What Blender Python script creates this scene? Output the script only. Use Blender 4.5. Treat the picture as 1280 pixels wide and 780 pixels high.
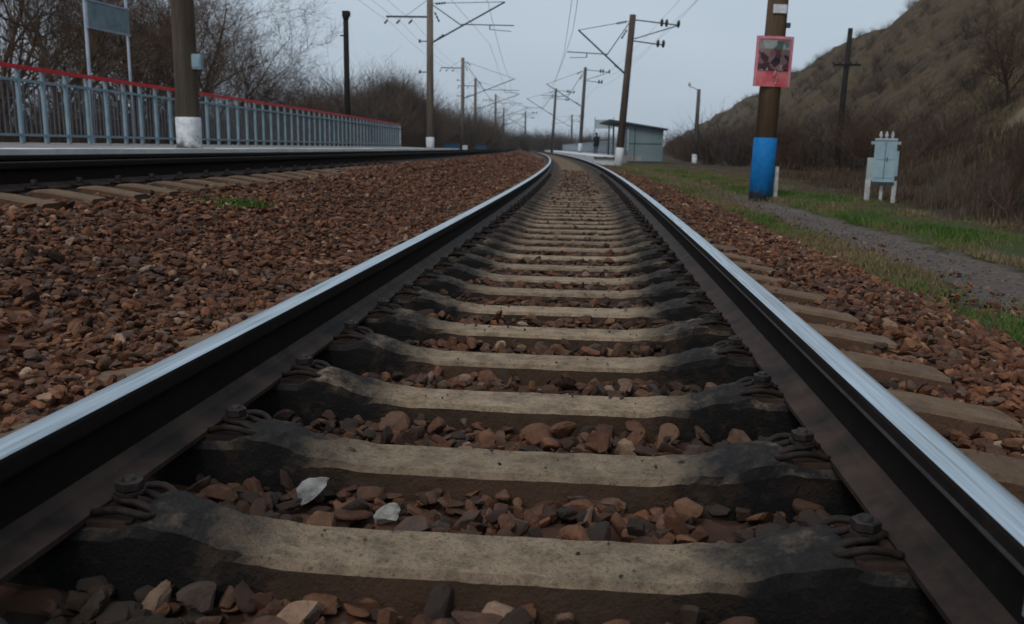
import bpy, math, random
import numpy as np
from mathutils import Vector, Matrix, noise as mnoise

random.seed(7)
rng = np.random.default_rng(11)
scene = bpy.context.scene
C = scene.collection
for o in list(bpy.data.objects):
    bpy.data.objects.remove(o)

# ------------------------------------------------------------------ camera
PITCH, ROLL, YAW = 0.18606, 0.01585, 0.09734
CAMX, CAMH = 0.18631, 0.50407
cy, sy, cp, sp = math.cos(YAW), math.sin(YAW), math.cos(PITCH), math.sin(PITCH)
fw = Vector((-sy * cp, cy * cp, -sp))
rt = Vector((cy, sy, 0))
up = rt.cross(fw)
r2 = rt * math.cos(ROLL) + up * math.sin(ROLL)
u2 = up * math.cos(ROLL) - rt * math.sin(ROLL)
cam_data = bpy.data.cameras.new("camera")
cam = bpy.data.objects.new("camera", cam_data)
C.objects.link(cam)
cam.matrix_world = Matrix(((r2.x, u2.x, -fw.x, CAMX), (r2.y, u2.y, -fw.y, 0), (r2.z, u2.z, -fw.z, CAMH), (0, 0, 0, 1)))
cam_data.sensor_width = 36
cam_data.lens = 1091.16 / 1280 * 36
cam_data.clip_start = 0.05
cam_data.clip_end = 6000
cam_data.dof.use_dof = True
cam_data.dof.focus_distance = 2.6
cam_data.dof.aperture_fstop = 6.3
scene.camera = cam

# ------------------------------------------------------------------ light
SUN_EL, SUN_AZ = math.radians(50), math.radians(200)
world = bpy.data.worlds.new("World")
scene.world = world
world.use_nodes = True
wn, wl = world.node_tree.nodes, world.node_tree.links
wn.clear()
sky = wn.new('ShaderNodeTexSky')
sky.sky_type = 'NISHITA'
sky.sun_disc = False
sky.sun_elevation = SUN_EL
sky.sun_rotation = SUN_AZ
sky.dust_density = 3.0
hs = wn.new('ShaderNodeHueSaturation')
hs.inputs['Saturation'].default_value = 0.45
wl.new(sky.outputs[0], hs.inputs['Color'])
tc = wn.new('ShaderNodeTexCoord')
mpn = wn.new('ShaderNodeMapping')
mpn.inputs['Scale'].default_value = (1, 1, 3.5)
wl.new(tc.outputs['Generated'], mpn.inputs[0])
nz = wn.new('ShaderNodeTexNoise')
nz.inputs['Scale'].default_value = 1.6
nz.inputs['Detail'].default_value = 5
wl.new(mpn.outputs[0], nz.inputs['Vector'])
crp = wn.new('ShaderNodeValToRGB')
crp.color_ramp.elements[0].position = 0.3
crp.color_ramp.elements[0].color = (4.15, 5.05, 6.0, 1)
crp.color_ramp.elements[1].position = 0.75
crp.color_ramp.elements[1].color = (5.25, 6.2, 7.15, 1)
wl.new(nz.outputs[0], crp.inputs[0])
mx = wn.new('ShaderNodeMix')
mx.data_type = 'RGBA'
mx.inputs[0].default_value = 0.88
wl.new(hs.outputs[0], mx.inputs[6])
wl.new(crp.outputs[0], mx.inputs[7])
bg = wn.new('ShaderNodeBackground')
bg.inputs['Strength'].default_value = 0.1
wl.new(mx.outputs[2], bg.inputs['Color'])
wo = wn.new('ShaderNodeOutputWorld')
wl.new(bg.outputs[0], wo.inputs[0])

sd = bpy.data.lights.new("sun", 'SUN')
sd.energy = 1.15
sd.angle = math.radians(25)
sd.color = (1, 0.96, 0.9)
sun = bpy.data.objects.new("sun", sd)
C.objects.link(sun)
d = Vector((math.sin(SUN_AZ) * math.cos(SUN_EL), math.cos(SUN_AZ) * math.cos(SUN_EL), math.sin(SUN_EL)))
sun.rotation_euler = (-d).to_track_quat('-Z', 'Y').to_euler()
scene.view_settings.view_transform = 'Standard'
scene.view_settings.look = 'None'
scene.view_settings.exposure = 0.0
scene.view_settings.gamma = 1.0

# ------------------------------------------------------------------ track geometry
K, K2, SE = 0.00189, -2.0e-5, 94.5


def frame(s):
    """centre point and heading (to the left) of the near track's centre line"""
    if s <= SE:
        x = -(K * s * s / 2 + K2 * s ** 3 / 6)
        th = K * s + K2 * s * s / 2
        if s < 0:
            x, th = -(K * s * s / 2), K * s
    else:
        x0 = -(K * SE * SE / 2 + K2 * SE ** 3 / 6)
        th = K * SE + K2 * SE * SE / 2
        x = x0 - th * (s - SE)
    return x, s, th


def W(s, off, z=0.0):
    x, y, th = frame(s)
    return (x + off * math.cos(th), y + off * math.sin(th), z)


def frames_np(s):
    s = np.asarray(s, float)
    x = -(K * s * s / 2 + K2 * s ** 3 / 6)
    th = K * s + K2 * s * s / 2
    the = K * SE + K2 * SE * SE / 2
    xe = -(K * SE * SE / 2 + K2 * SE ** 3 / 6)
    far = s > SE
    x = np.where(far, xe - the * (s - SE), x)
    th = np.where(far, the, th)
    return x, s, th


def W_np(s, off):
    x, y, th = frames_np(s)
    return x + off * np.cos(th), y + off * np.sin(th)


# ------------------------------------------------------------------ helpers
def tag(o, label=None, cat=None, group=None, kind=None):
    if label: o['label'] = label
    if cat: o['category'] = cat
    if group: o['group'] = group
    if kind: o['kind'] = kind
    return o


def empty(name, loc=(0, 0, 0), rz=0.0):
    o = bpy.data.objects.new(name, None)
    o.empty_display_size = 0.2
    o.location = loc
    o.rotation_euler = (0, 0, rz)
    C.objects.link(o)
    return o


def link(name, me, parent=None, loc=(0, 0, 0), rot=(0, 0, 0), scale=(1, 1, 1)):
    o = bpy.data.objects.new(name, me)
    o.location, o.rotation_euler, o.scale = loc, rot, scale
    C.objects.link(o)
    if parent: o.parent = parent
    return o


class MB:
    def __init__(self):
        self.v, self.f, self.m, self.s = [], [], [], []

    def face(self, idx, m=0, smooth=False):
        self.f.append(idx); self.m.append(m); self.s.append(smooth)

    def box(self, c, size, rot=None, m=0, taper=1.0):
        hx, hy, hz = size[0] / 2, size[1] / 2, size[2] / 2
        b = len(self.v)
        for sz in (-1, 1):
            t = taper if sz > 0 else 1.0
            for sx, sy_ in ((-1, -1), (1, -1), (1, 1), (-1, 1)):
                p = Vector((sx * hx * t, sy_ * hy * t, sz * hz))
                if rot is not None: p = rot @ p
                self.v.append((p.x + c[0], p.y + c[1], p.z + c[2]))
        for q in ((0, 3, 2, 1), (4, 5, 6, 7), (0, 1, 5, 4), (1, 2, 6, 5), (2, 3, 7, 6), (3, 0, 4, 7)):
            self.face([b + i for i in q], m)
        return self

    def tube(self, pts, r, n=6, m=0, caps=True, smooth=True):
        pts = [Vector(p) for p in pts]
        rs = r if isinstance(r, (list, tuple)) else [r] * len(pts)
        b = len(self.v)
        ref = None
        for i, p in enumerate(pts):
            t = (pts[min(i + 1, len(pts) - 1)] - pts[max(i - 1, 0)])
            if t.length < 1e-9: t = Vector((0, 0, 1))
            t.normalize()
            if ref is None:
                ref = Vector((1, 0, 0)) if abs(t.x) < 0.8 else Vector((0, 1, 0))
            a = (ref - t * ref.dot(t)).normalized()
            ref = a
            bb = t.cross(a)
            for k in range(n):
                an = 2 * math.pi * k / n
                q = p + (a * math.cos(an) + bb * math.sin(an)) * rs[i]
                self.v.append(tuple(q))
        for i in range(len(pts) - 1):
            for k in range(n):
                k2 = (k + 1) % n
                self.face([b + i * n + k, b + i * n + k2, b + (i + 1) * n + k2, b + (i + 1) * n + k], m, smooth)
        if caps:
            self.face([b + k for k in range(n)][::-1], m)
            self.face([b + (len(pts) - 1) * n + k for k in range(n)], m)
        return self

    def sheet(self, rows, m=0, smooth=True):
        b = len(self.v)
        n = len(rows[0])
        for r in rows: self.v.extend([tuple(p) for p in r])
        for i in range(len(rows) - 1):
            for k in range(n - 1):
                self.face([b + i * n + k, b + i * n + k + 1, b + (i + 1) * n + k + 1, b + (i + 1) * n + k], m, smooth)
        return self

    def mesh(self, name, mats):
        me = bpy.data.meshes.new(name)
        me.from_pydata(self.v, [], self.f)
        for mt in mats: me.materials.append(mt)
        me.polygons.foreach_set('material_index', self.m)
        me.polygons.foreach_set('use_smooth', self.s)
        me.update()
        return me

    def build(self, name, mats, parent=None, loc=(0, 0, 0), rot=(0, 0, 0)):
        if not isinstance(mats, (list, tuple)): mats = [mats]
        return link(name, self.mesh(name, mats), parent, loc, rot)


def np_mesh(name, V, F, mats, smooth=False, attrs=None):
    """V (n,3), F (m,3 or 4) arrays"""
    me = bpy.data.meshes.new(name)
    V = np.ascontiguousarray(V, np.float32)
    F = np.ascontiguousarray(F, np.int32)
    k = F.shape[1]
    me.vertices.add(len(V)); me.vertices.foreach_set('co', V.ravel())
    me.loops.add(F.size); me.loops.foreach_set('vertex_index', F.ravel())
    me.polygons.add(len(F))
    me.polygons.foreach_set('loop_start', np.arange(0, F.size, k, dtype=np.int32))
    me.polygons.foreach_set('loop_total', np.full(len(F), k, np.int32))
    me.update(calc_edges=True)
    me.polygons.foreach_set('use_smooth', np.full(len(F), smooth))
    for mt in (mats if isinstance(mats, (list, tuple)) else [mats]): me.materials.append(mt)
    for an, arr in (attrs or {}).items():
        a = me.attributes.new(an, 'FLOAT', 'POINT')
        a.data.foreach_set('value', np.ascontiguousarray(arr, np.float32))
    return me


# ------------------------------------------------------------------ materials
def nodes_mat(name, rough=0.85, metal=0.0, spec=0.3):
    m = bpy.data.materials.new(name)
    m.use_nodes = True
    nt = m.node_tree
    p = nt.nodes['Principled BSDF']
    p.inputs['Roughness'].default_value = rough
    p.inputs['Metallic'].default_value = metal
    p.inputs['Specular IOR Level'].default_value = spec
    return m, nt, p


def coords(nt, kind='Object', scale=(1, 1, 1)):
    t = nt.nodes.new('ShaderNodeTexCoord')
    mp = nt.nodes.new('ShaderNodeMapping')
    mp.inputs['Scale'].default_value = scale
    nt.links.new(t.outputs[kind], mp.inputs[0])
    return mp.outputs[0]


def noise(nt, vec, scale, detail=4, rough=0.55, w=None):
    n = nt.nodes.new('ShaderNodeTexNoise')
    n.inputs['Scale'].default_value = scale
    n.inputs['Detail'].default_value = detail
    n.inputs['Roughness'].default_value = rough
    if w is not None:
        n.noise_dimensions = '4D'
        nt.links.new(w, n.inputs['W'])
    nt.links.new(vec, n.inputs['Vector'])
    return n.outputs[0]


def ramp(nt, fac, stops):
    r = nt.nodes.new('ShaderNodeValToRGB')
    e = r.color_ramp.elements
    while len(e) < len(stops): e.new(0.5)
    for i, (p, c) in enumerate(stops):
        e[i].position = p
        e[i].color = (*c, 1) if len(c) == 3 else c
    nt.links.new(fac, r.inputs[0])
    return r.outputs[0]


def mixc(nt, fac, a, b, mode='MIX'):
    m = nt.nodes.new('ShaderNodeMix')
    m.data_type = 'RGBA'; m.blend_type = mode
    if isinstance(fac, (int, float)): m.inputs[0].default_value = fac
    else: nt.links.new(fac, m.inputs[0])
    for i, c in ((6, a), (7, b)):
        if isinstance(c, tuple): m.inputs[i].default_value = (*c, 1)
        else: nt.links.new(c, m.inputs[i])
    return m.outputs[2]


def mathn(nt, op, a, b=None, clamp=False):
    m = nt.nodes.new('ShaderNodeMath'); m.operation = op; m.use_clamp = clamp
    for i, c in ((0, a), (1, b)):
        if c is None: continue
        if isinstance(c, (int, float)): m.inputs[i].default_value = c
        else: nt.links.new(c, m.inputs[i])
    return m.outputs[0]


def bump(nt, p, h, strength=0.5, dist=0.01):
    b = nt.nodes.new('ShaderNodeBump')
    b.inputs['Strength'].default_value = strength
    b.inputs['Distance'].default_value = dist
    nt.links.new(h, b.inputs['Height'])
    nt.links.new(b.outputs[0], p.inputs['Normal'])


def simple(name, c1, c2, scale=6, rough=0.85, metal=0.0, b=0.3, bd=0.01, spec=0.3, sc=(1, 1, 1), detail=5, lo=0.35, hi=0.65):
    m, nt, p = nodes_mat(name, rough, metal, spec)
    v = coords(nt, 'Object', sc)
    oi = nt.nodes.new('ShaderNodeObjectInfo')
    w = mathn(nt, 'MULTIPLY', oi.outputs['Random'], 40.0)
    n = noise(nt, v, scale, detail, 0.6, w)
    nt.links.new(ramp(nt, n, [(lo, c1), (hi, c2)]), p.inputs['Base Color'])
    if b: bump(nt, p, noise(nt, v, scale * 5, 4, 0.6, w), b, bd)
    return m


def attr(nt, name):
    a = nt.nodes.new('ShaderNodeAttribute'); a.attribute_name = name
    return a.outputs['Fac']


M = {}


def stone_mat(name, stops, dark, wet=0.8):
    m, nt, p = nodes_mat(name, wet, 0, 0.3)
    v = coords(nt, 'Object')
    c = ramp(nt, attr(nt, 'rnd'), stops)
    n1 = noise(nt, v, 30, 5, 0.65)
    c = mixc(nt, 0.75, c, ramp(nt, n1, [(0.3, (0.35, 0.32, 0.30)), (0.7, (1.45, 1.4, 1.35))]), 'MULTIPLY')
    c = mixc(nt, attr(nt, 'oil_shade'), c, dark, 'MIX')  # oil on the stones, its colour darkened further to deepen the shadows
    nt.links.new(c, p.inputs['Base Color'])
    bump(nt, p, noise(nt, v, 90, 5, 0.7), 0.6, 0.006)
    return m


M['stone'] = stone_mat('ballast_stone', [(0.0, (0.062, 0.024, 0.012)), (0.3, (0.135, 0.053, 0.025)), (0.55, (0.22, 0.092, 0.043)),
                                         (0.74, (0.135, 0.058, 0.034)), (0.86, (0.10, 0.068, 0.055)), (0.95, (0.27, 0.13, 0.068)),
                                         (1.0, (0.34, 0.24, 0.17))], (0.022, 0.016, 0.012))
M['path_stone'] = stone_mat('path_pebble', [(0.0, (0.08, 0.07, 0.07)), (0.5, (0.15, 0.135, 0.13)), (1.0, (0.24, 0.22, 0.21))], (0.05, 0.04, 0.03))


def bed_material():
    m, nt, p = nodes_mat('ballast_bed', 0.95, 0, 0.15)
    v = coords(nt, 'Object')
    vo = nt.nodes.new('ShaderNodeTexVoronoi')
    vo.inputs['Scale'].default_value = 17
    nt.links.new(v, vo.inputs['Vector'])
    sep = nt.nodes.new('ShaderNodeSeparateColor')
    nt.links.new(vo.outputs['Color'], sep.inputs[0])
    c = ramp(nt, sep.outputs[0], [(0.0, (0.04, 0.016, 0.009)), (0.5, (0.125, 0.048, 0.025)), (0.85, (0.09, 0.05, 0.035)), (1.0, (0.20, 0.10, 0.058))])
    big = noise(nt, v, 0.8, 4)
    c = mixc(nt, 1.0, c, ramp(nt, big, [(0.3, (0.75, 0.75, 0.75)), (0.7, (1.15, 1.1, 1.05))]), 'MULTIPLY')
    c = mixc(nt, attr(nt, 'oil_shade'), c, (0.028, 0.022, 0.018))
    nt.links.new(c, p.inputs['Base Color'])
    bump(nt, p, vo.outputs['Distance'], 0.9, 0.03)
    return m


M['bed'] = bed_material()


def rail_top():
    m, nt, p = nodes_mat('polished_rail_head', 0.22, 0.9, 0.5)
    v = coords(nt, 'Object')
    sx = nt.nodes.new('ShaderNodeMapping'); sx.inputs['Scale'].default_value = (60, 1.2, 60)
    nt.links.new(v, sx.inputs[0])
    n = noise(nt, sx.outputs[0], 1.5, 6, 0.6)
    nt.links.new(ramp(nt, n, [(0.32, (0.34, 0.37, 0.39)), (0.46, (0.52, 0.58, 0.62)), (0.65, (0.68, 0.75, 0.79))]), p.inputs['Base Color'])
    nt.links.new(ramp(nt, n, [(0.3, (0.42,) * 3), (0.7, (0.3,) * 3)]), p.inputs['Roughness'])
    return m


M['rail_top'] = rail_top()


def rail_side():
    m, nt, p = nodes_mat('dark_rail_steel', 0.85, 0.0, 0.12)
    v = coords(nt, 'Object')
    n = noise(nt, v, 14, 6, 0.7)
    n2 = noise(nt, v, 1.3, 3, 0.5)
    c = ramp(nt, n, [(0.3, (0.006, 0.005, 0.005)), (0.62, (0.013, 0.010, 0.009)), (0.8, (0.045, 0.024, 0.015))])
    c = mixc(nt, mathn(nt, 'MULTIPLY', n2, 0.3), c, (0.035, 0.02, 0.014))
    nt.links.new(c, p.inputs['Base Color'])
    bump(nt, p, noise(nt, v, 120, 4, 0.7), 0.35, 0.003)
    return m


M['rail_side'] = rail_side()
M['rail_foot'] = simple('dusty_rail_foot', (0.016, 0.010, 0.008), (0.06, 0.036, 0.025), 9, 0.68, b=0.6, bd=0.004, spec=0.25)
M['rail_lip'] = simple('worn_gauge_corner', (0.10, 0.10, 0.11), (0.2, 0.19, 0.19), 20, 0.45, metal=0.6, b=0.2, bd=0.002)


def sleeper_material(brown_mix=0.0):
    m, nt, p = nodes_mat('sleeper_concrete', 0.92, 0, 0.2)
    v = coords(nt, 'Object')
    oi = nt.nodes.new('ShaderNodeObjectInfo')
    w = mathn(nt, 'MULTIPLY', oi.outputs['Random'], 50.0)
    fine = noise(nt, v, 90, 6, 0.72, w)
    mid = noise(nt, v, 13, 6, 0.68, w)
    big = noise(nt, v, 3.2, 4, 0.55, w)
    base = ramp(nt, mid, [(0.30, (0.15, 0.103, 0.068)), (0.5, (0.36, 0.265, 0.178)), (0.72, (0.52, 0.40, 0.275))])
    base = mixc(nt, 0.9, base, ramp(nt, fine, [(0.32, (0.22, 0.21, 0.20)), (0.44, (0.85, 0.84, 0.82)), (0.7, (1.2, 1.17, 1.13))]), 'MULTIPLY')
    vo = nt.nodes.new('ShaderNodeTexVoronoi'); vo.inputs['Scale'].default_value = 34; vo.voronoi_dimensions = '4D'
    nt.links.new(v, vo.inputs['Vector']); nt.links.new(w, vo.inputs['W'])
    pits = ramp(nt, vo.outputs['Distance'], [(0.10, (0.28, 0.26, 0.25)), (0.2, (1, 1, 1))])
    base = mixc(nt, mathn(nt, 'MULTIPLY', ramp(nt, noise(nt, v, 9, 2, 0.5, w), [(0.45, (0, 0, 0)), (0.55, (1, 1, 1))]), 0.8), base,
                mixc(nt, 1.0, base, pits, 'MULTIPLY'))
    sep = nt.nodes.new('ShaderNodeSeparateXYZ'); nt.links.new(v, sep.inputs[0])
    ax = mathn(nt, 'ABSOLUTE', sep.outputs[0])
    axn = mathn(nt, 'ADD', ax, mathn(nt, 'MULTIPLY', mathn(nt, 'SUBTRACT', mid, 0.5), 0.42))
    # tar-soaked band beside the rails
    tar_a = ramp(nt, axn, [(0.37, (0, 0, 0)), (0.50, (1, 1, 1)), (0.98, (1, 1, 1)), (1.0, (0, 0, 0))])
    t2 = ramp(nt, mathn(nt, 'MULTIPLY', axn, 0.8), [(0.74, (1, 1, 1)), (0.80, (0, 0, 0))])
    tar = mathn(nt, 'MULTIPLY', tar_a, t2)
    patch = ramp(nt, noise(nt, v, 7, 5, 0.7, w), [(0.34, (0.25,) * 3), (0.48, (1,) * 3)])
    tar = mathn(nt, 'MULTIPLY', tar, patch)
    tarc = ramp(nt, noise(nt, v, 40, 6, 0.75, w), [(0.35, (0.007, 0.007, 0.008)), (0.58, (0.024, 0.024, 0.028)), (0.72, (0.12, 0.105, 0.095))])
    base = mixc(nt, mathn(nt, 'MULTIPLY', oi.outputs['Random'], 0.35), base, (0.085, 0.066, 0.050))
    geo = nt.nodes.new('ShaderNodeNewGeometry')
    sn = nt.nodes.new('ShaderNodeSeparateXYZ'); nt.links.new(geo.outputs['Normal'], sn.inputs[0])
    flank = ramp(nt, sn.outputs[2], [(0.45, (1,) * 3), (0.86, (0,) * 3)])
    worn = ramp(nt, noise(nt, v, 24, 6, 0.75, w), [(0.38, (0.045, 0.043, 0.044)), (0.52, (0.075, 0.068, 0.064)), (0.66, (0.21, 0.165, 0.125))])
    tarc = mixc(nt, mathn(nt, 'MULTIPLY', mathn(nt, 'SUBTRACT', 1.0, flank), 0.45), tarc, worn)
    c = mixc(nt, mathn(nt, 'MULTIPLY', tar, 0.97), base, tarc)
    # brown dust on the flanks, outer ends and low down
    zz = mathn(nt, 'ADD', sep.outputs[2], mathn(nt, 'MULTIPLY', mathn(nt, 'SUBTRACT', mid, 0.5), 0.03))
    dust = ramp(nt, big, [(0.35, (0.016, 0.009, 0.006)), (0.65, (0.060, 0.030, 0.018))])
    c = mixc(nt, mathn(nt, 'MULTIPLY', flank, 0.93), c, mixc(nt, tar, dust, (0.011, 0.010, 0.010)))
    outer = ramp(nt, mathn(nt, 'SUBTRACT', axn, 0.5), [(0.42, (0,) * 3), (0.52, (1,) * 3)])
    c = mixc(nt, mathn(nt, 'MULTIPLY', outer, 0.92), c, mixc(nt, 0.72, c, (0.125, 0.070, 0.042)))
    spk = noise(nt, v, 260, 3, 0.6, w)
    c = mixc(nt, ramp(nt, spk, [(0.34, (0.75,) * 3), (0.42, (0,) * 3)]), c, (0.03, 0.026, 0.024))
    streak = coords(nt, 'Object', (3.0, 26.0, 26.0))
    c = mixc(nt, ramp(nt, noise(nt, streak, 1.6, 5, 0.7, w), [(0.60, (0,) * 3), (0.75, (0.55,) * 3)]), c, mixc(nt, tar, (0.10, 0.062, 0.040), (0.03, 0.022, 0.018)))
    stain = ramp(nt, noise(nt, v, 5, 4, 0.6, w), [(0.58, (0,) * 3), (0.72, (0.65,) * 3)])
    c = mixc(nt, mathn(nt, 'MULTIPLY', stain, mathn(nt, 'SUBTRACT', 1.0, tar)), c, (0.075, 0.068, 0.064))
    if brown_mix: c = mixc(nt, brown_mix, c, ramp(nt, mid, [(0.35, (0.05, 0.036, 0.027)), (0.65, (0.10, 0.072, 0.052))]))  # blends a darker brown into the sleepers farther along the line
    nt.links.new(c, p.inputs['Base Color'])
    h = mathn(nt, 'ADD', mathn(nt, 'MULTIPLY', fine, mathn(nt, 'ADD', 0.5, mathn(nt, 'MULTIPLY', tar, 1.3))), mid)
    bump(nt, p, h, 1.0, 0.018)
    return m


M['sleeper'] = sleeper_material()
M['sleeper_mid'] = sleeper_material(0.25)
M['sleeper_far'] = sleeper_material(0.5)
M['iron'] = simple('oily_iron', (0.006, 0.004, 0.004), (0.028, 0.017, 0.012), 40, 0.7, b=0.5, bd=0.003, spec=0.25)
M['nut'] = simple('oily_nut_steel', (0.006, 0.005, 0.005), (0.032, 0.022, 0.018), 60, 0.6, b=0.5, bd=0.003, spec=0.35)
M['pale_stone'] = simple('pale_limestone', (0.18, 0.165, 0.145), (0.42, 0.40, 0.36), 30, 0.9, b=0.5)
M['grey_slab'] = simple('grey_flint', (0.10, 0.095, 0.09), (0.28, 0.265, 0.25), 25, 0.9, b=0.5)
M['tan_stone'] = simple('tan_stone', (0.17, 0.10, 0.065), (0.34, 0.22, 0.15), 25, 0.9, b=0.5)
M['fence_blue'] = simple('blue_grey_paint', (0.185, 0.265, 0.31), (0.27, 0.36, 0.41), 4, 0.6, b=0.1)
M['fence_dark'] = simple('dull_baluster_paint', (0.055, 0.065, 0.078), (0.10, 0.11, 0.125), 4, 0.6, b=0.1)
M['red_paint'] = simple('red_handrail_paint', (0.52, 0.010, 0.018), (0.66, 0.03, 0.04), 4, 0.5, b=0.1)
M['white_paint'] = simple('whitewash', (0.30, 0.29, 0.28), (0.74, 0.76, 0.78), 5, 0.8, b=0.3, lo=0.32, hi=0.48, detail=8)
M['slab'] = simple('platform_edge_slab', (0.48, 0.50, 0.50), (0.72, 0.74, 0.74), 1.3, 0.85, b=0.3, lo=0.3, hi=0.6)
M['asphalt'] = simple('platform_asphalt', (0.20, 0.18, 0.18), (0.30, 0.275, 0.27), 2, 0.95, b=0.3)
M['mast'] = simple('mast_concrete', (0.11, 0.09, 0.07), (0.20, 0.16, 0.125), 1.5, 0.9, b=0.3, sc=(4, 4, 0.5))
M['mast_brown'] = simple('stained_mast_concrete', (0.095, 0.058, 0.034), (0.185, 0.12, 0.075), 1.5, 0.9, b=0.3, sc=(5, 5, 0.6))
M['mast_grey'] = simple('weathered_mast_concrete', (0.085, 0.064, 0.046), (0.165, 0.13, 0.098), 1.5, 0.92, b=0.4, sc=(5, 5, 0.6))
M['mast_dark'] = simple('dark_mast_concrete', (0.055, 0.052, 0.05), (0.11, 0.10, 0.09), 1.5, 0.9, b=0.3, sc=(4, 4, 0.5))
M['mast_dark2'] = simple('rust_stained_concrete', (0.05, 0.036, 0.028), (0.105, 0.075, 0.058), 1.5, 0.92, b=0.4, sc=(5, 5, 0.6))
M['wood_dark'] = simple('tarred_pole_wood', (0.008, 0.007, 0.007), (0.026, 0.021, 0.018), 5, 0.85, b=0.4, sc=(6, 6, 0.6))
M['steel_dark'] = simple('bracket_steel', (0.04, 0.045, 0.05), (0.09, 0.095, 0.10), 5, 0.6, b=0)
M['insul'] = simple('glass_insulator', (0.02, 0.025, 0.03), (0.05, 0.055, 0.06), 5, 0.3, b=0)
M['wire'] = simple('oxidised_wire', (0.10, 0.115, 0.13), (0.14, 0.155, 0.17), 5, 0.6, b=0)
M['blue_paint'] = simple('bright_blue_paint', (0.003, 0.125, 0.37), (0.006, 0.19, 0.52), 5, 0.5, b=0.2)


def muddy(name, c1, c2, z0):
    m, nt, p = nodes_mat(name, 0.7, 0, 0.3)
    v = coords(nt, 'Object')
    n = noise(nt, v, 7, 6, 0.7)
    c = ramp(nt, n, [(0.35, c1), (0.6, c2)])
    sz_ = nt.nodes.new('ShaderNodeSeparateXYZ'); nt.links.new(v, sz_.inputs[0])
    d_ = mathn(nt, 'ADD', mathn(nt, 'SUBTRACT', sz_.outputs[2], z0), mathn(nt, 'MULTIPLY', mathn(nt, 'SUBTRACT', n, 0.5), 0.6))
    c = mixc(nt, ramp(nt, d_, [(0.0, (0.9,) * 3), (0.16, (0.0,) * 3)]), c, (0.07, 0.055, 0.04))
    chips = ramp(nt, noise(nt, v, 22, 5, 0.7), [(0.63, (0,) * 3), (0.67, (0.8,) * 3)])
    c = mixc(nt, chips, c, (0.13, 0.10, 0.075))
    nt.links.new(c, p.inputs['Base Color'])
    bump(nt, p, noise(nt, v, 40, 4, 0.6), 0.3, 0.01)
    return m


M['white_paint'] = muddy('whitewash', (0.46, 0.48, 0.50), (0.74, 0.76, 0.78), 0.0)
M['blue_paint'] = muddy('bright_blue_paint', (0.003, 0.13, 0.38), (0.006, 0.20, 0.54), 0.0)
M['cabinet'] = simple('pale_teal_paint', (0.24, 0.35, 0.40), (0.34, 0.46, 0.51), 3, 0.5, b=0.1)
M['cabinet_lt'] = simple('grey_enamel', (0.30, 0.35, 0.36), (0.42, 0.47, 0.48), 3, 0.55, b=0.1)
M['plinth'] = simple('whitewashed_leg', (0.24, 0.235, 0.22), (0.56, 0.56, 0.55), 9, 0.85, b=0.3)
M['sign_board'] = simple('weathered_sign_board', (0.13, 0.19, 0.215), (0.21, 0.28, 0.31), 5, 0.7, b=0.1)
M['sign_frame'] = simple('sign_frame_paint', (0.22, 0.27, 0.33), (0.34, 0.39, 0.45), 5, 0.6, b=0)
M['shelter'] = simple('shelter_sheet', (0.13, 0.19, 0.20), (0.19, 0.245, 0.25), 0.8, 0.7, b=0.1)
M['shelter_dark'] = simple('shelter_trim', (0.03, 0.045, 0.055), (0.05, 0.07, 0.08), 2, 0.7, b=0.1)
M['cloth_black'] = simple('black_clothing', (0.006, 0.006, 0.009), (0.018, 0.017, 0.02), 8, 0.9, b=0.2)
M['skin'] = simple('skin', (0.32, 0.18, 0.13), (0.38, 0.22, 0.16), 8, 0.6, b=0)
M['glass'] = simple('dull_glass', (0.10, 0.13, 0.15), (0.14, 0.17, 0.19), 3, 0.2, b=0, spec=0.6)
M['bark'] = simple('bark', (0.022, 0.017, 0.014), (0.055, 0.043, 0.034), 6, 0.95, b=0.5, sc=(4, 4, 1))
M['twig'] = simple('twig_bark', (0.040, 0.025, 0.016), (0.115, 0.070, 0.044), 3, 0.95, b=0)
M['twig_brown'] = simple('brown_shrub_twigs', (0.065, 0.038, 0.025), (0.13, 0.08, 0.05), 1.2, 0.95, b=0)
M['twig_dark'] = simple('dark_shrub_twigs', (0.022, 0.016, 0.013), (0.055, 0.039, 0.031), 1.5, 0.95, b=0)
M['twig_grey'] = simple('grey_shrub_twigs', (0.055, 0.048, 0.046), (0.10, 0.085, 0.078), 1.5, 0.95, b=0)


def grass_mat(name, stops):
    m, nt, p = nodes_mat(name, 0.9, 0, 0.15)
    nt.links.new(ramp(nt, attr(nt, 'rnd'), stops), p.inputs['Base Color'])
    return m


M['grass'] = grass_mat('verge_grass', [(0, (0.05, 0.10, 0.02)), (0.3, (0.085, 0.145, 0.03)), (0.5, (0.13, 0.145, 0.05)), (0.7, (0.17, 0.13, 0.07)), (0.85, (0.14, 0.085, 0.05)), (1, (0.25, 0.19, 0.11))])
M['weed'] = grass_mat('dry_weed_stalks', [(0, (0.035, 0.022, 0.016)), (0.5, (0.075, 0.048, 0.032)), (0.85, (0.13, 0.095, 0.06)), (1, (0.22, 0.17, 0.11))])


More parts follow.
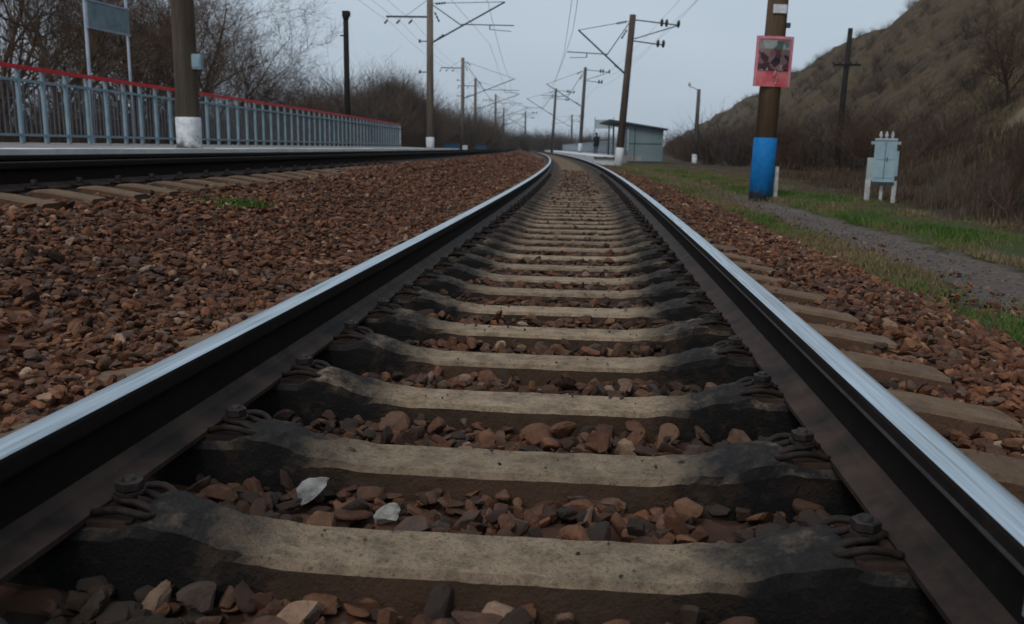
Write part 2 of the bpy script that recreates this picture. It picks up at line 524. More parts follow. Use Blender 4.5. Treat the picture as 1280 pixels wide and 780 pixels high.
def verge_material():
    m, nt, p = nodes_mat('verge_soil', 0.96, 0, 0.15)
    v = coords(nt, 'Object')
    off = attr(nt, 'off')
    n = noise(nt, v, 1.2, 5, 0.6)
    nf = noise(nt, v, 18, 6, 0.7)
    soil = ramp(nt, n, [(0.3, (0.055, 0.042, 0.026)), (0.55, (0.10, 0.08, 0.045)), (0.75, (0.075, 0.085, 0.03))])
    o2 = mathn(nt, 'ADD', off, mathn(nt, 'MULTIPLY', mathn(nt, 'SUBTRACT', noise(nt, v, 2.3, 6, 0.7), 0.5), 1.9))
    gravel = ramp(nt, nf, [(0.3, (0.085, 0.064, 0.053)), (0.5, (0.155, 0.122, 0.105)), (0.7, (0.23, 0.19, 0.165))])
    pm = ramp(nt, mathn(nt, 'MULTIPLY', o2, 0.1), [(0.262, (0,) * 3), (0.282, (1,) * 3), (0.372, (1,) * 3), (0.395, (0,) * 3)])
    c = mixc(nt, pm, soil, gravel)
    green = ramp(nt, mathn(nt, 'MULTIPLY', o2, 0.1), [(0.37, (0,) * 3), (0.40, (1,) * 3), (0.48, (1,) * 3), (0.54, (0,) * 3)])
    c = mixc(nt, mathn(nt, 'MULTIPLY', green, 0.7), c, ramp(nt, nf, [(0.3, (0.035, 0.055, 0.014)), (0.7, (0.075, 0.105, 0.03))]))
    brush = ramp(nt, mathn(nt, 'MULTIPLY', o2, 0.1), [(0.50, (0,) * 3), (0.58, (1,) * 3)])
    c = mixc(nt, mathn(nt, 'MULTIPLY', brush, 0.9), c, ramp(nt, nf, [(0.3, (0.035, 0.024, 0.016)), (0.7, (0.08, 0.055, 0.036))]))
    # hillside: dry grass, green grass and bare clay patches
    hm = attr(nt, 'hill')
    hv = noise(nt, v, 0.16, 8, 0.78)
    hill = ramp(nt, hv, [(0.32, (0.030, 0.021, 0.014)), (0.43, (0.075, 0.050, 0.030)), (0.50, (0.110, 0.073, 0.044)), (0.57, (0.078, 0.062, 0.028)), (0.64, (0.120, 0.080, 0.05)), (0.74, (0.19, 0.135, 0.088))])
    hill = mixc(nt, 0.7, hill, ramp(nt, noise(nt, v, 2.2, 8, 0.8), [(0.36, (0.25,) * 3), (0.62, (1.5,) * 3)]), 'MULTIPLY')
    c = mixc(nt, hm, c, hill)
    c = mixc(nt, attr(nt, 'clay'), c, (0.30, 0.22, 0.15))
    nt.links.new(c, p.inputs['Base Color'])
    bump(nt, p, mathn(nt, 'ADD', nf, noise(nt, v, 70, 4, 0.7)), 0.9, 0.03)
    return m


M['verge'] = verge_material()
M['ground'] = simple('scrub_soil', (0.05, 0.04, 0.025), (0.10, 0.078, 0.05), 0.3, 0.97, b=0.4, bd=0.05)

# ------------------------------------------------------------------ big ground sheet
gb = MB()
R = 1590
rows = []
for i in range(41):
    rows.append([((-1 + 2 * j / 40) * R, (-1 + 2 * i / 40) * R, -0.95) for j in range(41)])
tag(gb.sheet(rows).build('ground', M['ground']), kind='structure')

# ------------------------------------------------------------------ verge + hill
TH = 0.058


def hill_h(w, t):
    """numpy height of the right-hand land; w lateral, t along"""
    wf = 12.0 - 3.5 * np.clip((60 - t) / 60, 0, 1)
    shrink = np.clip(1 - (t - 260) / 700, 0.12, 1)
    wf2 = wf * np.minimum(1, shrink + 0.4)
    a = np.clip(w - wf2, 0, None)
    L = np.maximum(38 * shrink - wf2, 1.0)
    Hc = 22.6 * shrink
    lin = a / L
    h = np.where(lin < 0.97, Hc * (lin ** 1.12), Hc * (0.97 ** 1.12) + Hc * 0.16 * (1 - np.exp(-(lin - 0.97) * 3.0)))
    sp_f = np.clip((31 - t) / 9, 0, 1); sp_f = sp_f * sp_f * (3 - 2 * sp_f)
    sp = 0.50 * np.clip(w - 5.6, 0, 10.5) * sp_f
    return np.maximum(h, sp)


def land_z(x, y):
    w = x * math.cos(TH) - y * math.sin(TH)
    t = x * math.sin(TH) + y * math.cos(TH)
    h = hill_h(w, t)
    n = (np.sin(w * 0.55 + 1.7 * np.sin(t * 0.13)) * np.sin(t * 0.31 + 0.8) * 0.5 + np.sin(w * 1.3 + t * 0.7) * 0.16 + np.sin(t * 0.085 + w * 0.09) * 1.0 + np.sin(w * 2.9 + 2 * np.sin(t * 0.9)) * np.sin(t * 1.9 + 1.5 * np.sin(w * 1.1)) * 0.16)
    return -0.46 + h + n * np.clip((h - 0.1) / 4, 0, 1)


ts = np.concatenate([np.linspace(-12, 60, 145), np.linspace(61, 250, 120), np.linspace(256, 950, 90)])
offs = np.concatenate([np.linspace(2.15, 6.5, 30), np.linspace(6.8, 42, 90), np.linspace(43, 130, 24)])
V = []; OFF = []
fx, fy, fth = frames_np(ts)
nt_, no_ = len(ts), len(offs)
S_, O_ = np.meshgrid(ts, offs, indexing='ij')
# near the track the sheet follows the track, farther out it follows the hill's own axis
X1 = fx[:, None] + O_ * np.cos(fth)[:, None]
Y1 = fy[:, None] + O_ * np.sin(fth)[:, None]
X2 = O_ * math.cos(TH) + S_ * math.sin(TH)
Y2 = S_ * math.cos(TH) - O_ * math.sin(TH)
bl = np.clip((O_ - 4.5) / 12, 0, 1); bl = bl * bl * (3 - 2 * bl)
X = X1 * (1 - bl) + X2 * bl
Y = Y1 * (1 - bl) + Y2 * bl
Z = land_z(X, Y)
Z += np.where(O_ < 2.35, -0.06, 0)
Z += 0.02 * np.sin(X * 5.1) * np.sin(Y * 3.7) + 0.06 * np.clip((O_ - 3.7) / 0.7, 0, 1)
Z = np.where((O_ > 2.7) & (O_ < 3.6), Z - 0.02, Z)
V = np.stack([X, Y, Z], -1).reshape(-1, 3)
ii, jj = np.meshgrid(np.arange(nt_ - 1), np.arange(no_ - 1), indexing='ij')
a0 = (ii * no_ + jj).ravel()
F = np.stack([a0, a0 + 1, a0 + no_ + 1, a0 + no_], -1)
Wl = X * math.cos(TH) - Y * math.sin(TH)
Tl = X * math.sin(TH) + Y * math.cos(TH)
hillm = np.clip((hill_h(Wl, Tl) - 0.25) / 1.0, 0, 1)
clay = np.zeros_like(X)
for (px, py, rx, ry) in ((14.6, 35.6, 0.5, 0.8), (15.3, 36.2, 0.55, 0.8), (16.0, 37.0, 0.6, 0.9), (16.7, 37.7, 0.6, 0.9), (17.4, 38.4, 0.5, 0.9), (18.1, 39.3, 0.5, 0.9), (13.6, 34.5, 0.4, 0.6)):
    clay = np.maximum(clay, np.clip(2.1 - np.hypot((X - px) / rx, (Y - py) / ry), 0, 1) * (0.75 + 0.25 * np.sin(X * 9) * np.sin(Y * 7)))
land = link('hillside_and_verge', np_mesh('hillside_and_verge', V, F, M['verge'], True,
            {'off': O_.ravel(), 'hill': hillm.ravel(), 'clay': clay.ravel() * 0.9}))
tag(land, kind='structure')

# ------------------------------------------------------------------ ballast bed
PO = np.array([-6.3, -5.75, -5.45, -4.95, -4.7, -3.7, -3.45, -2.95, -2.75, -2.3, -1.7, -1.42, -1.1, -0.95, -0.6, -0.4, 0.0, 0.4, 0.6, 0.95, 1.15, 1.45, 1.8, 2.2, 2.7])
PZ = np.array([-0.3, 0.05, 0.12, 0.12, 0.09, 0.09, 0.12, 0.13, 0.10, 0.03, -0.15, -0.205, -0.215, -0.26, -0.288, -0.29, -0.29, -0.29, -0.288, -0.26, -0.235, -0.24, -0.30, -0.40, -0.56])


def bed_z(off, s=0.0):
    return np.interp(off, PO, PZ) + (np.clip((np.asarray(s) - 1.9) / 2.5, 0, 1) * 0.034 + np.clip((np.asarray(s) - 9.0) / 6, 0, 1) * 0.012) * (np.abs(off) < 0.62) + np.clip((np.asarray(s) - 4.0) / 4.0, 0, 1) * 0.055 * ((off > 0.9) & (off < 1.9)) + np.clip((np.asarray(s) - 9.0) / 6.0, 0, 1) * 0.05 * ((off < -2.6) & (off > -3.3))


def oil_f(off):
    a = np.abs(off)
    o = np.interp(a, [0, 0.35, 0.55, 0.7, 0.95, 1.2], [0.38, 0.45, 0.75, 0.8, 0.5, 0.0])
    b2 = np.interp(np.abs(off + 4.2), [0, 0.6, 0.9, 1.2], [0.4, 0.7, 0.4, 0.0])
    return np.maximum(o, b2)


ss = np.concatenate([np.arange(-6, 20, 0.25), np.arange(20, 80, 1.0), np.arange(80, 330, 5.0)])
oo = np.concatenate([np.arange(-6.3, 2.71, 0.09)])
S_, O_ = np.meshgrid(ss, oo, indexing='ij')
xx, yy = W_np(S_, O_)
zz = bed_z(O_, S_) - 0.012 + 0.008 * np.sin(xx * 13) * np.sin(yy * 11)
V = np.stack([xx, yy, zz], -1).reshape(-1, 3)
n0 = len(oo)
ii, jj = np.meshgrid(np.arange(len(ss) - 1), np.arange(n0 - 1), indexing='ij')
a0 = (ii * n0 + jj).ravel()
F = np.stack([a0, a0 + 1, a0 + n0 + 1, a0 + n0], -1)
tag(link('ballast_bed', np_mesh('ballast_bed', V, F, M['bed'], False, {'oil_shade': oil_f(O_).ravel() * 0.8})), kind='structure')

# ------------------------------------------------------------------ stones
SP = 0.4965
S0 = 1.473


def ico(sub):
    import bmesh
    bm = bmesh.new(); bmesh.ops.create_icosphere(bm, subdivisions=sub, radius=1)
    v = np.array([x.co[:] for x in bm.verts]); f = np.array([[x.index for x in fc.verts] for fc in bm.faces])
    bm.free(); return v, f


def stones(name, s, off, size, sub, mat, zfun, oil_shade, label, lift=0.25, squash=(0.34, 0.8)):
    n = len(s)
    iv, if_ = ico(sub)
    x, y = W_np(s, off)
    z = zfun(off, s) if zfun is not None else land_z(x, y)
    npl = 8
    nn = rng.normal(size=(n, npl, 3)); nn /= np.linalg.norm(nn, axis=2, keepdims=True)
    dd = rng.uniform(0.45, 0.95, size=(n, npl))
    dots = np.einsum('vk,npk->nvp', iv, nn)
    rr = np.where(dots > 0.05, dd[:, None, :] / np.maximum(dots, 0.05), 9).min(axis=2)
    rr = np.minimum(rr, 1.4)
    P = iv[None] * rr[..., None]
    P *= np.stack([rng.uniform(0.85, 1.5, n), rng.uniform(0.65, 1.0, n), rng.uniform(squash[0], squash[1], n)], -1)[:, None, :]
    # random rotation, tilt mostly gentle
    a = rng.uniform(0, 2 * math.pi, n); tl = rng.normal(0, 0.62, n); b = rng.uniform(0, 2 * math.pi, n)
    def rz(t):
        m = np.zeros((n, 3, 3)); m[:, 0, 0] = np.cos(t); m[:, 0, 1] = -np.sin(t); m[:, 1, 0] = np.sin(t); m[:, 1, 1] = np.cos(t); m[:, 2, 2] = 1; return m
    def rx(t):
        m = np.zeros((n, 3, 3)); m[:, 1, 1] = np.cos(t); m[:, 1, 2] = -np.sin(t); m[:, 2, 1] = np.sin(t); m[:, 2, 2] = np.cos(t); m[:, 0, 0] = 1; return m
    Rm = rz(b) @ rx(tl) @ rz(a)
    P = np.einsum('nij,nvj->nvi', Rm, P) * (size / 2)[:, None, None]
    P[..., 0] += x[:, None]; P[..., 1] += y[:, None]
    P[..., 2] += (z + size * lift * rng.uniform(-1.3, 1.9, n))[:, None]
    nv = len(iv)
    F = (if_[None] + (np.arange(n) * nv)[:, None, None]).reshape(-1, 3)
    pat = 0.5 + 0.25 * np.sin(x * 1.9 + 1.3 * np.sin(y * 1.1)) + 0.25 * np.sin(y * 1.3 + 1.7 * np.sin(x * 2.3) + 2)
    rn = rng.uniform(0, 1, n)
    at = {'rnd': np.repeat(rn, nv), 'oil_shade': np.repeat(np.clip(oil_shade * rng.uniform(0.5, 1.25, n) + 0.75 * np.clip(pat - 0.45, 0, 1) * rng.uniform(0, 1, n) + 0.55 * (rng.uniform(0, 1, n) < 0.22), 0, 0.93), nv)}
    o = link(name, np_mesh(name, P.reshape(-1, 3), F, mat, False, at))
    tag(o, label, 'gravel', kind='stuff')
    return o


def sample(s0, s1, o0, o1, dens, smin, smax):
    n = int((s1 - s0) * (o1 - o0) * dens)
    s = rng.uniform(s0, s1, n); off = rng.uniform(o0, o1, n)
    size = np.exp(rng.normal(math.log((smin * smax) ** 0.5), 0.30, n)).clip(smin, smax)
    keep = np.ones(n, bool)
    for c_, e_, lim in ((0.0, S0, 1.37), (-4.2, S0 + 0.21, 1.37)):
        ph = np.mod(s - e_ + SP / 2, SP) - SP / 2
        on = (np.abs(ph) < 0.088 + size * 0.33) & (np.abs(off - c_) < lim)
        if c_ == 0.0:
            few = (rng.uniform(0, 1, n) < 0.28) & (np.abs(off) > 1.12) & (off > 0)
            few |= (rng.uniform(0, 1, n) < 0.8) & (off < -1.0)
            few |= (rng.uniform(0, 1, n) < np.clip((s - 4) / 4, 0, 1)) & (off > 0.9)
            few |= (rng.uniform(0, 1, n) < np.clip((s - 2.0) / 2, 0.15, 1)) & (off > 1.24)
        else:
            few = (rng.uniform(0, 1, n) < np.clip((s - 8) / 6, 0.10, 1)) & (np.abs(off - c_) > 0.95)
        keep &= ~(on & ~few)
    for rc in (-0.797, 0.797, -4.997, -3.403):
        keep &= ~(np.abs(off - rc) < 0.075 + size * 0.35)
    # leave only what the camera can plausibly see
    return s[keep], off[keep], size[keep]


def mk(name, s0, s1, o0, o1, dens, smin, smax, sub, label, lift=0.25):
    s, off, size = sample(s0, s1, o0, o1, dens, smin, smax)
    return stones(name, s, off, size, sub, M['stone'], bed_z, oil_f(off), label, lift)


mk('ballast_gravel', 0.7, 2.7, -0.72, 0.72, 950, 0.022, 0.072, 3, 'dark oily crushed stone between the nearest sleepers')
mk('ballast_gravel', 2.7, 6.5, -0.72, 0.72, 800, 0.026, 0.062, 2, 'dark crushed stone between the sleepers a few metres along the track')
mk('ballast_gravel', 1.2, 5.0, -2.9, -0.88, 1200, 0.020, 0.052, 2, 'rusty brown crushed stone bank at left of the near rail')
mk('ballast_gravel', 1.2, 5.0, 0.88, 2.35, 950, 0.022, 0.060, 2, 'rusty brown crushed stone shoulder at right of the near rail')
mk('ballast_gravel', 5.0, 11.0, -3.3, -0.88, 800, 0.026, 0.060, 1, 'red brown crushed stone bank between the two tracks')
mk('ballast_gravel', 5.0, 11.0, 0.88, 2.45, 750, 0.026, 0.060, 1, 'brown crushed stone shoulder beside the grassy verge')
mk('ballast_gravel', 6.5, 14.0, -0.72, 0.72, 560, 0.03, 0.06, 1, 'dark crushed stone between the sleepers farther along the track')
mk('ballast_gravel', 14.0, 30.0, -0.72, 0.72, 260, 0.04, 0.065, 1, 'dark crushed stone between the sleepers towards the bend')
mk('ballast_gravel', 11.0, 26.0, -3.3, -0.88, 360, 0.04, 0.07, 1, 'red brown crushed stone bank receding between the tracks')
mk('ballast_gravel', 11.0, 26.0, 0.88, 2.5, 330, 0.04, 0.07, 1, 'brown crushed stone shoulder receding towards the right platform')
mk('ballast_gravel', 26.0, 60.0, -3.3, -0.88, 70, 0.07, 0.12, 1, 'distant red brown crushed stone heaped between the tracks')
mk('ballast_gravel', 3.2, 14.0, -3.3, -2.7, 200, 0.04, 0.07, 1, 'crushed stone lying round the sleeper ends of the far track')

# small chips lying on the nearest sleepers
n = 170
k_ = rng.integers(0, 9, n); s = S0 + SP * k_ + rng.uniform(-0.07, 0.07, n); off = rng.uniform(-0.42, 0.42, n) + rng.choice([0, 0, 1.05], n)
stones('stone_chips', s, off, rng.uniform(0.004, 0.015, n), 1, M['stone'], lambda o, s: np.where(o > 0.5, -0.172, -0.2185), np.full(n, 0.3), 'tiny stone chips lying on the nearest sleepers', 0.2)

# path pebbles
n = 5000
s = rng.uniform(3.5, 26, n) ** 1.0; off = rng.uniform(2.35, 4.1, n)
off = np.where(rng.uniform(0, 1, n) < 0.7, rng.normal(3.2, 0.35, n).clip(2.4, 4.0), off)
stones('path_gravel', s, off, rng.uniform(0.008, 0.028, n), 1, M['path_stone'], None, np.full(n, 0.1), 'small grey pebbles on the footpath along the verge', 0.1)
# scattered brown stones spilling down to the verge
n = 3500
s = rng.uniform(2.5, 28, n); off = 2.3 + np.abs(rng.normal(0, 0.33, n))
stones('ballast_gravel', s, off, rng.uniform(0.03, 0.07, n), 1, M['stone'], None, np.full(n, 0.05), 'stray brown stones spilled along the edge of the verge', 0.1)


def one_stone(name, loc, dims, rot, mat, label, seed):
    r_ = np.random.default_rng(seed)
    iv, if_ = ico(3)
    nn = r_.normal(size=(8, 3)); nn /= np.linalg.norm(nn, axis=1, keepdims=True)
    dd = r_.uniform(0.45, 0.9, 8)
    dots = iv @ nn.T
    rr = np.where(dots > 0.05, dd / np.maximum(dots, 0.05), 9).min(axis=1).clip(0, 1.5)
    P = iv * rr[:, None] * np.array(dims) / 2
    o = link(name, np_mesh(name, P, if_, mat, False), None, loc, rot)
    return tag(o, label, 'stone')


one_stone('stone', (-0.43, 1.79, -0.255), (0.115, 0.055, 0.035), (0.15, -0.62, 0.9), M['grey_slab'], 'flat pale grey stone leaning against the second nearest sleeper', 40)
one_stone('stone', (-0.24, 1.665, -0.25), (0.055, 0.04, 0.035), (0.3, -0.5, 0.3), M['pale_stone'], 'small whitish stone at the back edge of the nearest sleeper', 52)
one_stone('stone', (0.04, 1.355, -0.275), (0.10, 0.065, 0.05), (0.1, 0.1, 0.2), M['tan_stone'], 'large tan stone just in front of the nearest sleeper', 15)
one_stone('stone', (-0.29, 1.31, -0.275), (0.095, 0.07, 0.05), (0.2, 0.1, 0.9), M['tan_stone'], 'broad brown stone near the bottom edge between the rails', 21)
one_stone('stone', (-2.3, 4.4, -0.02), (0.10, 0.06, 0.05), (0, 0.2, 0.4), M['pale_stone'], 'white stone lying on the brown bank between the tracks', 31)
one_stone('stone', (-2.42, 4.5, -0.0), (0.07, 0.05, 0.04), (0.3, 0.2, 1.1), M['grey_slab'], 'grey stone beside the white one on the brown bank', 33)

# ------------------------------------------------------------------ rails
# profile (x outward from gauge side mirrored by sign, z), head width 75, height 180, foot 150
HP = [(0.075, -0.180), (0.075, -0.169), (0.030, -0.152), (0.0105, -0.135), (0.009, -0.06), (0.014, -0.050), (0.0365, -0.042), (0.0375, -0.038), (0.0375, -0.029),
      (0.0365, -0.012), (0.034, -0.005), (0.028, -0.0018), (0.015, 0.0), (0.0, 0.0003)]
HM = ['foot', 'foot', 'foot', 'side', 'side', 'side', 'side', 'lip', 'side', 'side', 'top', 'top', 'top']
prof = HP + [(-x, z) for x, z in HP[:-1][::-1]]
pm = HM + HM[::-1]
midx = {'foot': 1, 'side': 0, 'top': 2, 'lip': 3}
rs = list(np.arange(-2.5, 12, 0.1)) + list(np.arange(12, 60, 0.5)) + list(np.arange(60, 330, 2.0))


def make_rail(parent, off, z0, lip=False, shiny=True):
    b = MB()
    n = len(prof)
    for s in rs:
        x, y, th = frame(s)
        c, sn = math.cos(th), math.sin(th)
        for (px, pz) in prof:
            o_ = off + px
            b.v.append((x + o_ * c, y + o_ * sn, z0 + pz))
    for i in range(len(rs) - 1):
        for k in range(n - 1):
            m = pm[k]
            if m == 'lip' and not lip: m = 'side'
            if m == 'top' and not shiny: m = 'side'
            b.face([i * n + k, i * n + k + 1, (i + 1) * n + k + 1, (i + 1) * n + k], midx[m], m in ('top',))
        b.face([i * n + n - 1, i * n, (i + 1) * n, (i + 1) * n + n - 1], 1)
    b.face(list(range(n))[::-1]); b.face([(len(rs) - 1) * n + k for k in range(n)])
    return b.build('rail', [M['rail_side'], M['rail_foot'], M['rail_top'], M['rail_lip']], parent)


track = empty('railway_track', (0, 0, 0))
tag(track, 'railway track with two bright polished rails running from the foreground and bending left', 'railway track')
ra = make_rail(track, -0.797, 0.0); ra['label'] = 'left rail of the near track with a bright polished head'
rb = make_rail(track, 0.797, 0.0, lip=True); rb['label'] = 'right rail of the near track with a pale line along its gauge corner'


# ------------------------------------------------------------------ sleepers
def sleeper_mesh(name, nx, seed, detail=True, mat='sleeper'):
    """length along x (2.7 m), top z relative to rail top"""
    r_ = random.Random(seed)
    xs = np.linspace(-1.35, 1.35, nx)
    def top(x):
        a = abs(x)
        z = float(np.interp(a, [0, 0.34, 0.41, 0.55, 0.60, 0.625, 0.66, 0.93, 0.965, 1.0, 1.1, 1.35], [-0.226, -0.225, -0.214, -0.166, -0.157, -0.160, -0.186, -0.186, -0.167, -0.166, -0.175, -0.215]))
        return z
    b = MB()
    ring = []
    for x in xs:
        z = top(x)
        a = abs(x)
        wt = 0.090 if a > 0.55 else 0.086
        wb = wt + 0.055
        zb = -0.46
        pts = [(-wb, zb), (-wt - 0.018, z - 0.07), (-wt - 0.004, z - 0.012), (-wt + 0.010, z), (-wt * 0.6, z + 0.001), (-wt * 0.3, z + 0.001), (0, z + 0.001), (wt * 0.3, z + 0.001), (wt * 0.6, z + 0.001), (wt - 0.010, z), (wt + 0.004, z - 0.012), (wt + 0.018, z - 0.07), (wb, zb)]
        row = []
        cr_ = float(np.interp(a, [0.40, 0.47, 0.60, 0.66], [0, 1, 1, 0]))
        pts = [(py_, pz_ - (0.024 * abs(py_ / wt) ** 2.2 * cr_ if abs(py_) <= wt + 0.005 else 0.006 * cr_)) for (py_, pz_) in pts]
        for (yy_, z_) in pts:
            if detail:
                q = Vector((x * 11 + seed * 7, yy_ * 11, z_ * 11))
                amp = 0.009 if 0.42 < a < 0.64 else 0.0018
                dn = mnoise.noise(q) * amp + mnoise.noise(q * 3.1) * amp * 0.8
                dy = mnoise.noise(q + Vector((5, 9, 2))) * amp * 1.4
                row.append((x, yy_ + dy, z_ + (dn if z_ > -0.44 else 0)))
            else:
                row.append((x, yy_, z_))
        ring.append(row)
    b.sheet(ring, 0, False)
    n = len(ring[0])
    b.face(list(range(n)), 0)
    b.face([(nx - 1) * n + k for k in range(n)][::-1], 0)
    # flip orientation not needed; normals are recalculated by renderer
    me = b.mesh(name, [M[mat]])
    return me


near_me = [sleeper_mesh('sleeper', 170, k, True) for k in range(5)]
mid_me = [sleeper_mesh('sleeper', 61, k + 9, True, 'sleeper_mid') for k in range(4)]
far_me = sleeper_mesh('sleeper', 27, 3, False, 'sleeper_far')


def spring_clip_mesh():
    b = MB()
    pts = [(-0.052, -0.040, 0.010), (-0.030, -0.046, 0.017), (0.005, -0.060, 0.026), (0.035, -0.066, 0.024), (0.058, -0.058, 0.014), (0.064, -0.040, 0.010),
           (0.052, -0.026, 0.014), (0.02, -0.023, 0.026), (-0.014, -0.019, 0.030), (-0.026, 0.0, 0.032), (-0.014, 0.019, 0.030), (0.02, 0.023, 0.026),
           (0.052, 0.026, 0.014), (0.064, 0.040, 0.010), (0.058, 0.058, 0.014), (0.035, 0.066, 0.024), (0.005, 0.060, 0.026), (-0.030, 0.046, 0.017), (-0.052, 0.040, 0.010)]
    sm = []
    P = [Vector(p) for p in pts]
    for i in range(len(P) - 1):
        p0, p1, p2, p3 = P[max(i - 1, 0)], P[i], P[i + 1], P[min(i + 2, len(P) - 1)]
        for t in (0, 0.5):
            sm.append(0.5 * ((2 * p1) + (-p0 + p2) * t + (2 * p0 - 5 * p1 + 4 * p2 - p3) * t * t + (-p0 + 3 * p1 - 3 * p2 + p3) * t ** 3))
    sm.append(P[-1])
    b.tube(sm, 0.0075, 7)
    return b.mesh('spring_clip', [M['iron']])


def bolt_mesh():
    b = MB()
    b.tube([(0, 0, -0.03), (0, 0, 0.066)], 0.012, 8)
    b.tube([(0, 0, 0.034), (0, 0, 0.040)], 0.028, 14, smooth=False)
    b.tube([(0, 0, 0.040), (0, 0, 0.044), (0, 0, 0.058), (0, 0, 0.060)], [0.023, 0.026, 0.026, 0.021], 6, smooth=False)
    return b.mesh('clip_bolt', [M['nut']])


def plate_mesh():
    b = MB()
    b.box((-0.012, 0, 0.003), (0.085, 0.13, 0.012))
    b.box((0.026, 0, 0.004), (0.012, 0.13, 0.018))
    b.box((-0.015, 0, 0.010), (0.022, 0.03, 0.022))
    return b.mesh('base_plate', [M['rail_foot']])


def simple_clip_mesh():
    b = MB()
    b.tube([(-0.03, -0.05, 0.02), (0.05, -0.06, 0.022), (0.06, -0.03, 0.016), (-0.02, 0.0, 0.034), (0.06, 0.03, 0.016), (0.05, 0.06, 0.022), (-0.03, 0.05, 0.02)], 0.009, 4)
    b.tube([(0, 0, 0), (0, 0, 0.07)], 0.022, 5)
    return b.mesh('spring_clip', [M['iron']])


clip_me, bolt_me, plate_me, sclip_me = spring_clip_mesh(), bolt_mesh(), plate_mesh(), simple_clip_mesh()


def add_sleepers(parent, offc, z0, e0, count, detail_n, clip_n, start):
    for i in range(start, count):
        s = e0 + SP * i
        x, y, th = frame(s)
        jit = random.uniform(-0.008, 0.008)
        me = near_me[i % 5] if i < 10 else (mid_me[i % 4] if i < detail_n else far_me)
        rzj = th + random.uniform(-0.010, 0.010)
        so = link('sleeper', me, parent, (x + offc * math.cos(th), y + offc * math.sin(th) + jit, z0 + random.uniform(-0.004, 0.003)), (0, 0, rzj))
        if i >= clip_n: continue
        for sd_ in (-1, 1):
            for io in (-1, 1):
                if i > 9 and io == 1 and offc == 0: continue
                # io -1: gauge side of the rail, +1: field side
                xc = sd_ * (0.797 + io * 0.128)
                rot = (0, 0.0, (0 if io * sd_ > 0 else math.pi) + random.uniform(-0.04, 0.04))
                loc = (xc, random.uniform(-0.006, 0.006), -0.178)
                if i < 12 and offc == 0:
                    if i < 8: link('base_plate', plate_me, so, (loc[0], 0, loc[2] - 0.006), rot)
                    link('spring_clip', clip_me, so, loc, rot)
                    link('clip_bolt', bolt_me, so, (loc[0], loc[1], loc[2] + random.uniform(-0.004, 0.004)), (0, 0, random.uniform(0, 1)))
                else:
                    link('spring_clip', sclip_me, so, loc, rot)


add_sleepers(track, 0.0, 0.0, S0, 296, 28, 44, -3)

# paint mark and cable bond on right rail web
b = MB(); b.box((0, 0, 0), (0.003, 0.007, 0.04))
mk_o = b.build('rail_mark', [M['white_paint']], track, W(1.16, 0.7845, -0.095)); mk_o['label'] = 'short white paint mark on the web of the right rail'

track2 = empty('railway_track', (0, 0, 0))
tag(track2, 'second railway track with dull dark rails beside the left platform', 'railway track')
Z2 = 0.37
r1 = make_rail(track2, -4.2 + 0.797, Z2, shiny=False)
r2_ = make_rail(track2, -4.2 - 0.797, Z2, shiny=False)
add_sleepers(track2, -4.2, Z2, S0 + 0.21, 145, 30, 28, 0)

# ------------------------------------------------------------------ left platform
plat = empty('platform', (0, 0, 0))
tag(plat, 'long low station platform with pale edge slabs at left behind the second track', 'platform')
PZ0 = 0.375


def along(s0, s1, step):
    n = max(1, int(round((s1 - s0) / step)))
    return [s0 + (s1 - s0) * i / n for i in range(n + 1)]


b = MB()
rows = []
for s in along(-4, 52, 1.0):
    rows.append([W(s, -6.45, -0.6), W(s, -6.45, PZ0 - 0.10), W(s, -6.45, PZ0 - 0.012), W(s, -7.0, PZ0 + 0.012), W(s, -9.4, PZ0 + 0.085), W(s, -9.4, -0.8)])
b.sheet(rows, 0, False)
b.face([0, 1, 2, 3, 4, 5]); nn_ = len(b.v); b.face([nn_ - 1 - k for k in range(6)])
b.build('platform_deck', [M['asphalt']], plat)
# edge slabs, each ~1.5 m
sl = MB().box((0, 0, 0), (0.62, 1.485, 0.075))
sl_me = sl.mesh('edge_slab', [M['slab']])
for s in np.arange(-3, 52, 1.5):
    p = W(s, -6.29, PZ0 - 0.005 + random.uniform(-0.004, 0.004))
    link('edge_slab', sl_me, plat, p, (0, 0, frame(s)[2]))

# fence
def sweep_bar(b, s0, s1, off, z, w, h, m=0, step=1.0):
    rows = []
    for s in along(s0, s1, step):
        rows.append([W(s, off - w / 2, z - h / 2), W(s, off + w / 2, z - h / 2), W(s, off + w / 2, z + h / 2), W(s, off - w / 2, z + h / 2), W(s, off - w / 2, z - h / 2)])
    b.sheet(rows, m, False)
    k = len(b.v) - 5
    b.face([k - (len(rows) - 1) * 5 + i for i in range(4)][::-1], m); b.face([k + i for i in range(4)], m)


